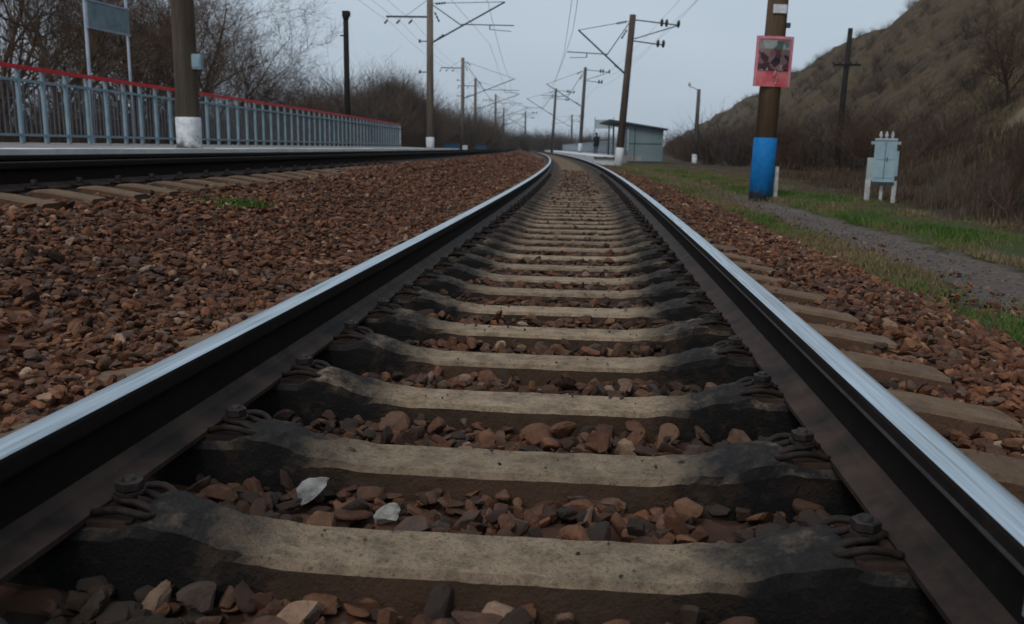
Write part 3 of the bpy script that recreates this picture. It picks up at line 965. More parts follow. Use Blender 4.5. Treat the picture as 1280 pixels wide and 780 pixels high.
fence = empty('platform_fence', W(20, -8.95, 0.45))
fence.location = (0, 0, 0)
tag(fence, 'blue grey metal railing with a red handrail at the back of the left platform', 'fence')
FB = 0.455
F0, F1 = 7.0, 48.3
b = MB(); sweep_bar(b, F0, F1, -8.92, FB + 1.19, 0.07, 0.065); b.build('handrail', [M['red_paint']], fence)
b = MB(); sweep_bar(b, F0, F1, -8.95, FB + 0.99, 0.04, 0.045); b.build('upper_rail', [M['fence_blue']], fence)
b = MB(); sweep_bar(b, F0, F1, -8.95, FB + 0.13, 0.04, 0.04); b.build('lower_rail', [M['fence_blue']], fence)
post_me = MB().box((0, 0, 0.575), (0.058, 0.058, 1.17)).mesh('post', [M['fence_blue']])
bal_me = MB().box((0, 0, 0.56), (0.02, 0.02, 0.84)).mesh('baluster', [M['fence_dark']])
i = 0
for s in np.arange(F0, F1 + 0.01, 0.672):
    th = frame(s)[2]
    link('post', post_me, fence, W(s, -8.95, FB), (0, 0, th))
    if s + 0.6 < F1:
        for k in range(1, 5):
            link('baluster', bal_me, fence, W(s + 0.672 * k / 5, -8.95, FB), (0, 0, th))
b = MB(); b.box((0, 0, 0.55), (0.09, 0.09, 1.12)); b.build('end_post', [M['plinth']], fence, W(F1, -8.95, FB))

# ------------------------------------------------------------------ masts
def disc_string(b, p0, p1, n=4, r=0.10, m=0):
    p0, p1 = Vector(p0), Vector(p1)
    b.tube([p0, p1], 0.03, 6, m)
    ax = (p1 - p0)
    for k in range(n):
        c = p0 + ax * ((k + 0.5) / n)
        t = ax.normalized() * 0.035
        b.tube([c - t, c, c + t], [0.035, r, 0.04], 10, m)


def mast(x, y, zb, height, r0, r1, lean, side, label, matn='mast', base='white', cant=True, reach=3.2, feeder='left', base_h=0.75, rz=None, arms=True, z_arm=None):
    """side=+1: the cantilever points to +x, -1 to -x"""
    s_est = y
    th = frame(s_est)[2] if rz is None else rz
    root = empty('catenary_mast', (x, y, zb), th)
    root.rotation_euler = (0, lean, th)
    tag(root, label, 'mast')
    b = MB()
    b.tube([(0, 0, -0.5), (0, 0, height * 0.5), (0, 0, height)], [r0, (r0 + r1) / 2, r1], 18)
    pole = b.build('pole', [M[matn]], root)
    if base:
        b = MB(); rr = r0 + 0.012
        b.tube([(0, 0, -0.3), (0, 0, base_h - 0.01), (0, 0, base_h)], [rr, rr, rr - 0.008], 20)
        b.build('painted_base', [M['white_paint'] if base == 'white' else M['blue_paint']], root)
    if not cant: return root
    # z levels measured above rail top
    za = (z_arm if z_arm is not None else 5.55) - zb
    zt = za + 2.1
    sx = side
    b = MB()
    b.tube([(sx * r1, 0, za), (sx * (reach), 0, zt)], 0.045, 6)
    b.build('cantilever', [M['steel_dark']], root)
    b = MB(); disc_string(b, (sx * 0.2, 0, za + 0.02), (sx * 0.75, 0, za + 0.40), 4, 0.075); b.build('insulator', [M['insul']], root)
    top = height - 0.35
    b = MB(); b.tube([(sx * r1, 0, top), (sx * reach * 0.98, 0, zt)], 0.018, 5); b.build('stay_rod', [M['steel_dark']], root)
    b = MB(); disc_string(b, (sx * 0.3, 0, top - 0.03), (sx * 0.85, 0, top - (top - zt) * 0.26), 4, 0.085); b.build('insulator', [M['insul']], root)
    kx, kz = reach * 0.42, za + (zt - za) * 0.42
    b = MB(); b.tube([(sx * r1, 0, top - 0.1), (sx * kx, 0, kz)], 0.028, 5); b.build('strut', [M['steel_dark']], root)
    b = MB(); disc_string(b, (sx * 0.25, 0, top - 0.45), (sx * 0.5, 0, top - 0.95), 3, 0.07); b.build('insulator', [M['insul']], root)
    b = MB(); b.tube([(sx * kx, 0, kz + 0.05), (sx * (reach + 0.5), 0, kz + 0.02)], 0.028, 5)
    b.tube([(sx * (reach * 0.8), 0, kz + 0.02), (sx * (reach * 0.8), 0, kz - 0.22)], 0.03, 5)
    b.build('registration_arm', [M['steel_dark']], root)
    b = MB(); b.tube([(sx * (reach * 0.8), 0, kz - 0.2), (sx * (reach + 0.35), 0, kz - 0.28)], 0.018, 5); b.build('steady_arm', [M['steel_dark']], root)
    # feeder brackets on the other side
    fx_ = -sx
    if feeder == 'left':
        zc = height - 1.05
        b = MB(); b.box((fx_ * 1.2, 0, zc), (2.3, 0.08, 0.09)); b.tube([(0, 0, height - 0.1), (fx_ * 1.35, 0, zc)], 0.012, 4); b.build('cross_arm', [M['steel_dark']], root)
        for q in (0.95, 1.6, 2.25):
            b = MB(); b.tube([(fx_ * q, 0, zc - 0.04), (fx_ * (q + 0.02), 0, zc - 0.2)], 0.012, 4)
            disc_string(b, (fx_ * (q + 0.02), 0, zc - 0.18), (fx_ * (q + 0.2), 0, zc - 0.36), 3, 0.07)
            b.build('insulator', [M['insul']], root)
        for zc2 in (height - 2.3, height - 3.9):
            b = MB(); b.tube([(0, 0, zc2), (fx_ * 0.62, 0, zc2)], 0.03, 5); b.tube([(fx_ * 0.55, 0, zc2 - 0.08), (fx_ * 0.55, 0, zc2 + 0.1)], 0.05, 6)
            b.build('bracket', [M['steel_dark']], root)
    else:
        for (zc, ln, ups) in ((height - 0.25, 2.6, (0.62, 0.72, 0.97)), (height - 1.35, 1.85, (0.82, 0.98))):
            b = MB(); b.tube([(0, 0, zc), (fx_ * ln, 0, zc - 0.12)], 0.035, 5)
            if ln > 2: b.tube([(fx_ * 0.2, 0, zc - 1.0), (fx_ * ln * 0.95, 0, zc - 0.15)], 0.03, 5)
            b.build('cross_arm', [M['steel_dark']], root)
            for q in ups:
                b = MB(); b.tube([(fx_ * ln * q, 0, zc - 0.25), (fx_ * ln * q, 0, zc - 0.1), (fx_ * ln * q, 0, zc + 0.05), (fx_ * ln * q, 0, zc + 0.15)], [0.05, 0.09, 0.09, 0.04], 8)
                b.build('insulator', [M['insul']], root)
    return root


mL0 = mast(-6.74, 14.4, 0.42, 9.6, 0.195, 0.15, 0.0, 1, 'nearest left catenary mast with a whitewashed foot and a small grey box', 'mast_grey', base_h=0.50)
b = MB(); b.box((0.22, -0.04, 1.40), (0.17, 0.12, 0.24)); b.box((0.22, -0.105, 1.40), (0.13, 0.012, 0.18)); b.build('control_box', [M['fence_blue']], mL0)
mast(-9.15, 48.0, 0.34, 8.0, 0.21, 0.165, 0.0, 1, 'tall catenary mast with a whitewashed foot at the end of the left platform', 'mast', base_h=0.66, reach=4.0, z_arm=6.0)
mast(-14.6, 94.0, 0.10, 9.6, 0.22, 0.17, 0.0, 1, 'second catenary mast beyond the left platform end, just right of the tall one', 'mast', base=None, reach=5.5)
mast(-17.1, 121.0, 0.10, 9.6, 0.22, 0.17, 0.0, 1, 'third catenary mast in the left row, in front of the far thicket', 'mast', base_h=0.8, reach=6.0)
mast(-19.0, 160.0, 0.10, 9.8, 0.22, 0.17, 0.0, 1, 'fourth catenary mast in the left row, thin and far off', 'mast', base=None, reach=6.0)
mast(-22.5, 205.0, 0.0, 9.5, 0.22, 0.17, 0.0, 1, 'farthest catenary mast left of the vanishing tracks', 'mast', base=None, reach=5.0)
mast(3.38, 18.0, -0.36, 9.8, 0.215, 0.165, 0.024, -1, 'nearest right mast with a bright blue painted foot', 'mast_brown', base='blue', base_h=1.13, feeder='right', reach=3.4)
mast(1.16, 50.2, -0.55, 8.3, 0.22, 0.17, 0.06, -1, 'leaning brown catenary mast with a whitewashed foot at the end of the right platform', 'mast_dark2', base_h=1.15, feeder='right', reach=2.9, z_arm=4.65)
mast(-2.1, 95.0, 0.12, 8.8, 0.20, 0.16, 0.04, -1, 'second catenary mast of the right row with a white foot on the platform', 'mast_dark', base_h=0.95, feeder='right', reach=4.0, z_arm=4.9)
mast(-6.75, 125.0, 0.10, 8.6, 0.20, 0.16, 0.045, -1, 'third catenary mast of the right row beyond the platform fence', 'mast_dark', base=None, feeder='right', reach=4.0, z_arm=5.0)
mast(-6.1, 190.0, 0.0, 7.6, 0.20, 0.16, -0.02, -1, 'far catenary mast behind the right platform, partly hidden by bare trees', 'mast_dark', base=None, feeder='right', reach=4.0, z_arm=5.0)
mast(-17.0, 200.0, 0.0, 8.6, 0.20, 0.16, 0.0, -1, 'farthest catenary mast right of the vanishing tracks', 'mast_dark', base=None, feeder='right', reach=4.0, z_arm=5.0)

# poster on the blue-footed mast
po = empty('poster', (3.36, 18.0, -0.36))
po.rotation_euler = (0, 0.024, 0.10)
tag(po, 'red and pink framed poster with a picture tied to the blue footed mast', 'poster')


def curved_sheet(b, x0, x1, z0, z1, r, m, th=0.0, yb=0.0):
    n = 8
    rows = []
    for j in range(n + 1):
        x = x0 + (x1 - x0) * j / n
        y = -r + (x * x) * 0.35 - th + yb
        rows.append([(x, y, z0), (x, y, z1)])
    b.sheet(rows, m, True)
    rows = [[(p[0], p[1] + 0.006, p[2]) for p in r_] for r_ in rows]
    b.sheet([r_[::-1] for r_ in rows], m, True)


poster_red, nt, p = nodes_mat('poster_red', 0.6)
v = coords(nt)
nt.links.new(ramp(nt, noise(nt, v, 5, 3), [(0.35, (0.52, 0.07, 0.085)), (0.65, (0.62, 0.17, 0.18))]), p.inputs['Base Color'])
M['poster_pink'] = simple('poster_pink_border', (0.50, 0.20, 0.27), (0.62, 0.30, 0.36), 6, 0.6, b=0)
M['poster_pic'] = None
pic, nt, p = nodes_mat('poster_picture', 0.55)
v = coords(nt)
vo = nt.nodes.new('ShaderNodeTexVoronoi'); vo.inputs['Scale'].default_value = 9
nt.links.new(v, vo.inputs['Vector'])
sepc = nt.nodes.new('ShaderNodeSeparateColor'); nt.links.new(vo.outputs['Color'], sepc.inputs[0])
lowc = ramp(nt, sepc.outputs[0], [(0, (0.012, 0.012, 0.02)), (0.35, (0.10, 0.035, 0.045)), (0.6, (0.26, 0.15, 0.15)), (0.8, (0.06, 0.07, 0.06)), (1, (0.42, 0.40, 0.36))])
hic = ramp(nt, sepc.outputs[1], [(0, (0.18, 0.30, 0.27)), (0.5, (0.34, 0.36, 0.34)), (1, (0.07, 0.10, 0.08))])
sz = nt.nodes.new('ShaderNodeSeparateXYZ'); nt.links.new(v, sz.inputs[0])
nt.links.new(mixc(nt, ramp(nt, mathn(nt, 'SUBTRACT', sz.outputs[2], 2.2), [(0.58, (0,) * 3), (0.62, (1,) * 3)]), lowc, hic), p.inputs['Base Color'])
M['poster_pic'] = pic
b = MB(); curved_sheet(b, -0.37, 0.34, 2.10, 3.04, 0.232, 0); b.build('poster_sheet', [poster_red], po)
b = MB(); curved_sheet(b, -0.355, -0.325, 2.11, 3.03, 0.232, 0, 0.008); curved_sheet(b, 0.29, 0.33, 2.11, 3.03, 0.232, 0, 0.008); curved_sheet(b, -0.325, 0.29, 2.985, 3.03, 0.232, 0, 0.008)
b.build('poster_border', [M['poster_pink']], po)
b = MB(); curved_sheet(b, -0.31, 0.27, 2.40, 2.96, 0.232, 0, 0.011); b.build('poster_picture', [pic], po)
b = MB()
for (x0, z0, x1, z1) in ((-0.01, 2.40, 0.03, 2.30), (0.03, 2.30, 0.07, 2.15), (0.11, 2.50, 0.12, 2.41)):
    b.box(((x0 + x1) / 2, -0.262, (z0 + z1) / 2), (0.022, 0.006, abs(z1 - z0)), Matrix.Rotation(0.25, 3, 'Y'))
b.build('poster_stroke', [M['plinth']], po)
# number plate at the top of that mast
pl = empty('mast_plate', (3.38, 18.0, -0.46)); pl.rotation_euler = (0, 0.024, 0.06)
tag(pl, 'small pale blank plate fixed high on the blue footed mast', 'plate')
b = MB(); curved_sheet(b, -0.13, 0.13, 3.56, 3.72, 0.222, 0); b.build('plate_sheet', [M['white_paint']], pl)
b = MB(); b.box((0.21, -0.08, 3.36), (0.08, 0.08, 0.09)); b.tube([(0.1, -0.1, 3.4), (0.2, -0.08, 3.38)], 0.015, 5); b.build('clamp', [M['steel_dark']], pl)
# white stake beside the blue foot
b = MB(); b.box((0, 0, 0.30), (0.07, 0.07, 0.68), taper=0.9)
st = b.build('marker_stake', [M['plinth']], None, (3.66, 17.95, -0.42)); tag(st, 'short whitish stake beside the blue mast foot', 'stake')

# ------------------------------------------------------------------ wooden poles
p = empty('lamp_pole', (-10.85, 38.0, -0.3)); tag(p, 'black lamp pole with a small lamp head behind the red railed fence', 'lamp pole')
MB().tube([(0, 0, -0.5), (0, 0, 6.2)], [0.145, 0.115], 10).build('pole', [M['wood_dark']], p)
b = MB(); b.box((0.04, -0.05, 6.3), (0.28, 0.3, 0.2)); b.box((0.02, -0.05, 6.15), (0.2, 0.24, 0.12), taper=1.2); b.build('lamp_head', [M['wood_dark']], p)
b = MB(); b.tube([(0, 0, 5.4), (-0.25, 0, 5.42)], 0.03, 5); b.build('bracket', [M['wood_dark']], p)

p = empty('utility_pole', (12.4, 47.5, -0.45)); p.rotation_euler = (0, -0.075 + 0.145, 0)
p.rotation_euler = (0, -0.0, 0)
tag(p, 'tall black wooden utility pole with a crossbar in front of the dark hillside', 'utility pole')
MB().tube([(0, 0, -0.6), (0.03, 0, 3.6), (0.12, 0, 7.15)], [0.17, 0.15, 0.12], 10).build('pole', [M['wood_dark']], p)
b = MB(); b.box((0.08, -0.12, 5.35), (1.3, 0.09, 0.10)); b.build('crossbar', [M['wood_dark']], p)
for q in (-0.6, -0.3, 0.25, 0.5):
    b = MB(); b.tube([(q, -0.12, 5.38), (q, -0.12, 5.47), (q, -0.12, 5.56)], [0.03, 0.05, 0.03], 7); b.build('insulator', [M['insul']], p)

p = empty('lamp_pole', (6.9, 65.0, -0.5)); tag(p, 'short dark lamp pole with a whitewashed foot right of the shelter', 'lamp pole')
MB().tube([(0, 0, -0.5), (0.03, 0, 2.5), (0.06, 0, 5.3)], [0.17, 0.15, 0.12], 10).build('pole', [M['mast_dark']], p)
MB().tube([(0, 0, -0.4), (0, 0, 0.75)], [0.19, 0.18], 10).build('painted_base', [M['white_paint']], p)
b = MB(); b.tube([(0.06, 0, 5.2), (-0.35, 0, 5.42), (-0.62, 0, 5.45)], 0.025, 5); b.build('lamp_arm', [M['steel_dark']], p)
b = MB(); b.tube([(-0.6, 0, 5.5), (-0.62, 0, 5.58), (-0.64, 0, 5.78)], [0.05, 0.1, 0.05], 8); b.build('lamp_head', [M['cabinet_lt']], p)

# ------------------------------------------------------------------ transformer cabinet
t = empty('transformer_cabinet', (5.50, 17.3, -0.34), -0.28)
t.scale = (0.78, 0.8, 0.92)
tag(t, 'pale blue green transformer cabinet on whitewashed legs at the foot of the hill', 'transformer')
b = MB(); b.box((0, 0, 0.775), (0.49, 0.36, 0.87)); b.box((0, -0.185, 0.97), (0.40, 0.012, 0.34)); b.box((0, -0.185, 0.60), (0.40, 0.012, 0.34)); b.build('body', [M['cabinet']], t)
b = MB(); b.box((0, 0, 1.20), (0.50, 0.40, 0.04)); b.box((0, 0, 1.13), (0.66, 0.08, 0.06)); b.build('lid', [M['cabinet_lt']], t)
b = MB(); b.box((-0.31, -0.02, 0.60), (0.15, 0.26, 0.46)); b.build('terminal_box', [M['cabinet_lt']], t)
b = MB()
for k in range(5): b.box((0.27, -0.13 + 0.065 * k, 0.72), (0.07, 0.02, 0.5))
b.build('cooling_fins', [M['cabinet']], t)
b = MB(); b.box((0.0, -0.196, 0.78), (0.012, 0.01, 0.74)); b.box((0.05, -0.20, 0.80), (0.02, 0.02, 0.09)); b.build('door_handle', [M['shelter_dark']], t)
for q in (-0.13, 0.0, 0.13):
    b = MB(); b.tube([(q, 0, 1.21), (q, 0, 1.25), (q, 0, 1.28), (q, 0, 1.33), (q, 0, 1.36)], [0.045, 0.025, 0.045, 0.025, 0.02], 8); b.build('bushing', [M['plinth']], t)
b = MB(); b.box((0, 0, 0.32), (0.50, 0.40, 0.06)); b.build('base_frame', [M['shelter_dark']], t)
for (q, w) in ((-0.33, 0.12), (-0.02, 0.07), (0.26, 0.10)):
    b = MB(); b.box((q, -0.12, 0.14), (w, w, 0.46 if q > -0.2 else 0.50)); b.build('leg', [M['plinth']], t)

# ------------------------------------------------------------------ station sign, left
sg = empty('station_sign', (-9.93, 16.9, -0.3)); tag(sg, 'weathered blue grey sign board on two posts behind the left railing', 'sign')
sx0 = Vector((0, 0, 0)); dirv = Vector((0.12, 1.3, 0)).normalized()
L_ = 1.32
for k, (q, rr) in enumerate(((0.0, 0.035), (L_, 0.03))):
    b = MB(); b.tube([(dirv.x * q, dirv.y * q, -0.3), (dirv.x * q, dirv.y * q, 3.75)], rr, 8); b.build('post', [M['sign_frame']], sg)
rm = Matrix.Rotation(math.atan2(dirv.y, dirv.x), 3, 'Z')
b = MB(); b.box((dirv.x * L_ / 2 + 0.05, dirv.y * L_ / 2 - 0.02, 3.25), (L_, 0.03, 0.46), rm); b.build('board', [M['sign_board']], sg)
b = MB(); b.box((dirv.x * L_ / 2 + 0.05, dirv.y * L_ / 2 - 0.02, 2.995), (L_ + 0.04, 0.05, 0.04), rm); b.box((dirv.x * L_ / 2 + 0.05, dirv.y * L_ / 2 - 0.02, 3.51), (L_ + 0.04, 0.05, 0.04), rm); b.build('frame', [M['sign_frame']], sg)

# ------------------------------------------------------------------ right platform, shelter, person
rp = empty('platform', (0, 0, 0)); tag(rp, 'low concrete platform at right with a pale end wall beyond the bend', 'platform')
RZ = 0.10
b = MB(); rows = []
for s in along(50.6, 190, 3.0):
    rows.append([W(s, 1.78, -0.7), W(s, 1.78, RZ), W(s, 3.35, RZ), W(s, 3.35, -0.8)])
b.sheet(rows, 0, False); b.face([3, 2, 1, 0]); nn_ = len(b.v); b.face([nn_ - 4, nn_ - 3, nn_ - 2, nn_ - 1])
b.build('platform_deck', [M['slab']], rp)
b = MB(); rows = []
for s in along(60.0, 190, 3.0):
    rows.append([W(s, 3.37, -0.7), W(s, 3.37, RZ - 0.006), W(s, 5.6, RZ - 0.006), W(s, 5.6, -0.8)])
b.sheet(rows, 0, False); b.face([3, 2, 1, 0])
b.build('rear_deck', [M['asphalt']], rp)
b = MB(); b.box((0, 0, 0), (1.6, 0.10, 0.10)); b.build('end_coping', [M['white_paint']], rp, W(50.54, 2.57, RZ - 0.05), (0, 0, frame(50)[2]))

fr = empty('platform_fence', (0, 0, 0)); tag(fr, 'pale blue mesh railing along the back of the right platform', 'fence')
b = MB(); sweep_bar(b, 70, 175, 5.4, RZ + 1.1, 0.05, 0.06, step=3); b.build('upper_rail', [M['sign_frame']], fr)
b = MB(); sweep_bar(b, 70, 175, 5.4, RZ + 0.2, 0.05, 0.05, step=3); b.build('lower_rail', [M['sign_frame']], fr)
pmesh = MB().box((0, 0, 0.58), (0.06, 0.06, 1.16)).mesh('post', [M['sign_frame']])
for s in np.arange(70, 175.1, 1.0): link('post', pmesh, fr, W(s, 5.4, RZ))

# mono-pitch shelter; we look at its end wall
th = frame(62)[2]
sh = empty('waiting_shelter', W(60, 3.9, 0.0), th); tag(sh, 'grey green waiting shelter with a sloping roof on the right platform', 'shelter')
b = MB(); W3 = 3.1
for (yy0) in (0.0,):
    v0 = len(b.v)
    for y_ in (yy0, yy0 + 0.06):
        for (x_, z_) in ((0.75, -0.5), (W3, -0.5), (W3, 1.82), (0.75, 2.16)): b.v.append((x_, y_, z_))
    for q in ((0, 1, 2, 3), (7, 6, 5, 4), (0, 4, 5, 1), (1, 5, 6, 2), (2, 6, 7, 3), (3, 7, 4, 0)): b.face([v0 + k for k in q])
b.build('end_wall', [M['shelter']], sh); b = MB()
b = MB(); b.box((W3 - 0.03, 3.93, 0.65), (0.06, 7.7, 2.3)); b.build('back_wall', [M['shelter']], sh)
b = MB(); b.box((0.12, 0.05, 1.2), (0.10, 0.08, 2.2)); b.box((0.12, 7.75, 1.2), (0.10, 0.08, 2.2)); b.box((0.12, 3.9, 1.2), (0.10, 0.08, 2.2)); b.build('corner_post', [M['shelter_dark']], sh)
b = MB(); b.box((0.45, 0.06, 1.15), (0.55, 0.02, 1.85)); b.build('end_window', [M['glass']], sh)
ang = math.atan2(-0.34, 2.35)
b = MB(); b.box((1.38, 3.9, 2.14), (3.95, 8.5, 0.11), Matrix.Rotation(-ang, 3, 'Y')); b.build('roof', [M['shelter_dark']], sh)
b = MB(); b.box((1.9, -0.012, 0.9), (2.2, 0.02, 0.05)); b.box((1.9, -0.012, -0.32), (2.35, 0.03, 0.12)); b.box((1.2, -0.012, 0.9), (0.05, 0.02, 2.2)); b.build('trim', [M['shelter_dark']], sh)
b = MB(); b.box((1.9, -0.05, -0.62), (2.5, 0.1, 0.4)); b.build('footing', [M['mast_dark']], sh)

# name board frame on the right platform
ns = empty('station_sign', W(82, 4.9, RZ), frame(82)[2]); tag(ns, 'thin framed sign on tall posts left of the shelter on the right platform', 'sign')
for q in (-0.85, 0.85):
    b = MB(); b.tube([(q, 0, 0), (q, 0, 3.3)], 0.05, 6); b.build('post', [M['sign_frame']], ns)
b = MB(); b.box((0, 0, 2.65), (1.6, 0.04, 0.8)); b.build('board', [M['cabinet_lt']], ns)

# person
def person():
    verts = [((0, 0, 0.93), .145), ((0, 0, 1.12), .15), ((0, 0.0, 1.34), .175), ((0, 0, 1.46), .075), ((0, -0.01, 1.54), .06), ((0, -0.015, 1.62), .088), ((0, -0.01, 1.69), .08),
             ((0.10, 0, 0.86), .10), ((0.11, -0.03, 0.48), .068), ((0.11, 0.02, 0.10), .05), ((0.12, -0.13, 0.04), .042),
             ((-0.10, 0, 0.86), .10), ((-0.11, 0.02, 0.48), .068), ((-0.12, 0.10, 0.10), .05), ((-0.13, -0.04, 0.04), .042),
             ((0.20, 0, 1.38), .07), ((0.25, 0.03, 1.12), .052), ((0.22, -0.08, 0.90), .042), ((0.21, -0.12, 0.82), .036),
             ((-0.20, 0, 1.38), .07), ((-0.26, 0.03, 1.12), .052), ((-0.22, -0.08, 0.90), .042), ((-0.21, -0.12, 0.82), .036)]
    edges = [(0, 1), (1, 2), (2, 3), (3, 4), (4, 5), (5, 6), (0, 7), (7, 8), (8, 9), (9, 10), (0, 11), (11, 12), (12, 13), (13, 14),
             (2, 15), (15, 16), (16, 17), (17, 18), (2, 19), (19, 20), (20, 21), (21, 22)]
    me = bpy.data.meshes.new('person')
    me.from_pydata([v[0] for v in verts], edges, [])
    me.materials.append(M['cloth_black'])
    me.update()
    root = empty('person', W(76, 3.75, RZ), 2.6)
    tag(root, 'standing person in dark winter clothes on the right platform left of the shelter', 'person')
    o = link('body', me, root)
    md = o.modifiers.new('skin', 'SKIN')
    sv = me.skin_vertices[0].data if me.skin_vertices else None
    if sv is None:
        import bmesh
        bm = bmesh.new(); bm.from_mesh(me); bm.verts.layers.skin.verify(); bm.to_mesh(me); bm.free()
        sv = me.skin_vertices[0].data
    for i_, v in enumerate(verts):
        sv[i_].radius = (v[1], v[1] * 0.85)
    sv[0].use_root = True
    sb = o.modifiers.new('sub', 'SUBSURF'); sb.levels = 1; sb.render_levels = 1
    b = MB(); b.tube([(0, -0.01, 1.58), (0, 0.0, 1.66), (0, 0, 1.74), (0, 0, 1.78)], [0.075, 0.105, 0.095, 0.04], 10); b.build('hat', [M['cloth_black']], root)
    b = MB(); b.tube([(0, -0.085, 1.56), (0, -0.10, 1.61), (0, -0.085, 1.66)], [0.035, 0.045, 0.035], 8); b.build('face', [M['skin']], root)
    b = MB(); b.tube([(0, 0.02, 0.62), (0, 0, 0.9), (0, 0, 1.15), (0, 0, 1.42)], [0.25, 0.21, 0.19, 0.15], 12); b.build('coat', [M['cloth_black']], root)


person()

# blue cabinets in front of the left row of masts
for (x, y, w, h, lb) in ((-13.0, 78, 1.3, 0.78, 'dark blue low cabinet at the foot of the second left mast'), (-13.9, 104, 1.2, 0.75, 'blue low cabinet between the far left masts')):
    r0 = empty('trackside_cabinet', (x, y, -0.1)); tag(r0, lb, 'cabinet')
    b = MB(); b.box((0, 0, h / 2 + 0.1), (w, 0.5, h)); b.build('body', [M['blue_dark'] if 'blue_dark' in M else M.setdefault('blue_dark', simple('dark_blue_paint', (0.012, 0.05, 0.10), (0.02, 0.075, 0.15), 4, 0.6, b=0.1))], r0)
    b = MB(); b.box((0, 0, h + 0.13), (w + 0.1, 0.6, 0.06)); b.build('lid', [M['shelter_dark']], r0)
    for q in (-0.5, 0.5):
        b = MB(); b.box((q * w * 0.8, 0, 0.0), (0.1, 0.3, 0.2)); b.build('leg', [M['shelter_dark']], r0)
b = MB(); b.box((0, 0, 0.25), (0.5, 0.4, 0.85)); wm = b.build('marker_post', [M['white_paint']], None, (-14.0, 92.0, 0.0)); tag(wm, 'small white marker block between the blue cabinets', 'marker')

# ------------------------------------------------------------------ wires
def wire(pts, r, label, sag=0.0, group='overhead wires'):
    P = []
    for a, c in zip(pts[:-1], pts[1:]):
        a, c = Vector(a), Vector(c)
        for k in range(10):
            t_ = k / 10
            q = a.lerp(c, t_); q.z -= sag * 4 * t_ * (1 - t_)
            P.append(q)
    P.append(Vector(pts[-1]))
    o = MB().tube(P, r * 0.7, 4).build('overhead_wire', [M['wire']])
    tag(o, label, 'wire', group)


wire([W(-20, 0.2, 7.6), W(18, 0.3, 7.45), W(50.2, 0.35, 6.85), W(95, 0.3, 7.0), W(125, 0.4, 7.1), W(165, 0.2, 7.1), W(200, 0, 7.1)], 0.017, 'messenger wire sagging over the near track between the right masts', 0.5)
wire([W(-20, -0.2, 5.6), W(18, 0.1, 5.7), W(50.2, -0.1, 5.6), W(95, 0.2, 5.6), W(165, 0, 5.6)], 0.013, 'level contact wire over the near track below the messenger wire')
wire([W(-20, -4.0, 7.9), W(14, -4.0, 7.9), W(48, -4.2, 8.0), W(94, -4.0, 7.6), W(121, -4, 7.5), W(160, -4, 7.5)], 0.016, 'messenger wire over the second track held by the left masts', 0.5)
wire([W(-20, -4.0, 5.9), W(48, -4.1, 5.9), W(94, -4.2, 5.9), W(160, -4, 5.9)], 0.012, 'level contact wire over the second track')
for k, (off, z) in enumerate(((5.2, 7.55), (5.9, 7.45), (5.0, 6.4))):
    wire([W(-20, off + 0.3, z + 1.7), W(18, off + 0.2, z + 1.2), W(50.2, off, z), W(95, off, z + 0.4), W(150, off, z + 0.4)], 0.011,
         ('outer feeder wire on the right masts', 'outermost feeder wire on the right masts', 'lower feeder wire on the right masts')[k], 0.5)
for k, off in enumerate((-8.1, -8.8, -9.4)):
    wire([W(-10, off + 0.4, 8.6), W(14.4, off + 0.3, 8.0), W(48, off, 6.95), W(94, off, 8.2), W(121, off, 8.2)], 0.011,
         ('inner feeder wire under the cross arms of the left masts', 'middle feeder wire under the cross arms of the left masts', 'outer feeder wire under the cross arms of the left masts')[k], 0.5)

# ------------------------------------------------------------------ plants
def seg_mesh(name, segs, mats, thick=0.028):
    """segs: list of (p0,p1,r0,r1); tapered prisms, 6 sided if thick else 3 sided"""
    Vs, Fs, off = [], [], 0
    for sides, sel in ((6, [q for q in segs if q[2] > thick]), (3, [q for q in segs if q[2] <= thick])):
        if not sel: continue
        p0 = np.array([q[0] for q in sel]); p1 = np.array([q[1] for q in sel])
        ra_ = np.array([q[2] for q in sel]); rb_ = np.array([q[3] for q in sel])
        t = p1 - p0; t /= np.maximum(np.linalg.norm(t, axis=1, keepdims=True), 1e-9)
        ref = np.where(np.abs(t[:, :1]) < 0.8, np.array([[1., 0, 0]]), np.array([[0, 1., 0]]))
        a = np.cross(t, ref); a /= np.linalg.norm(a, axis=1, keepdims=True); b_ = np.cross(t, a)
        an = np.arange(sides) * 2 * math.pi / sides
        ring = a[:, None] * np.cos(an)[None, :, None] + b_[:, None] * np.sin(an)[None, :, None]
        A = p0[:, None] + ring * ra_[:, None, None]; B = p1[:, None] + ring * rb_[:, None, None]
        Vv = np.concatenate([A, B], 1).reshape(-1, 3)
        k = np.arange(sides); k2 = (k + 1) % sides
        f = np.stack([k, k2, sides + k2, sides + k], -1)
        Ff = (f[None] + (np.arange(len(sel)) * 2 * sides)[:, None, None]).reshape(-1, 4) + off
        Vs.append(Vv); Fs.append(Ff); off += len(Vv)
    return np_mesh(name, np.concatenate(Vs), np.concatenate(Fs), mats, False)


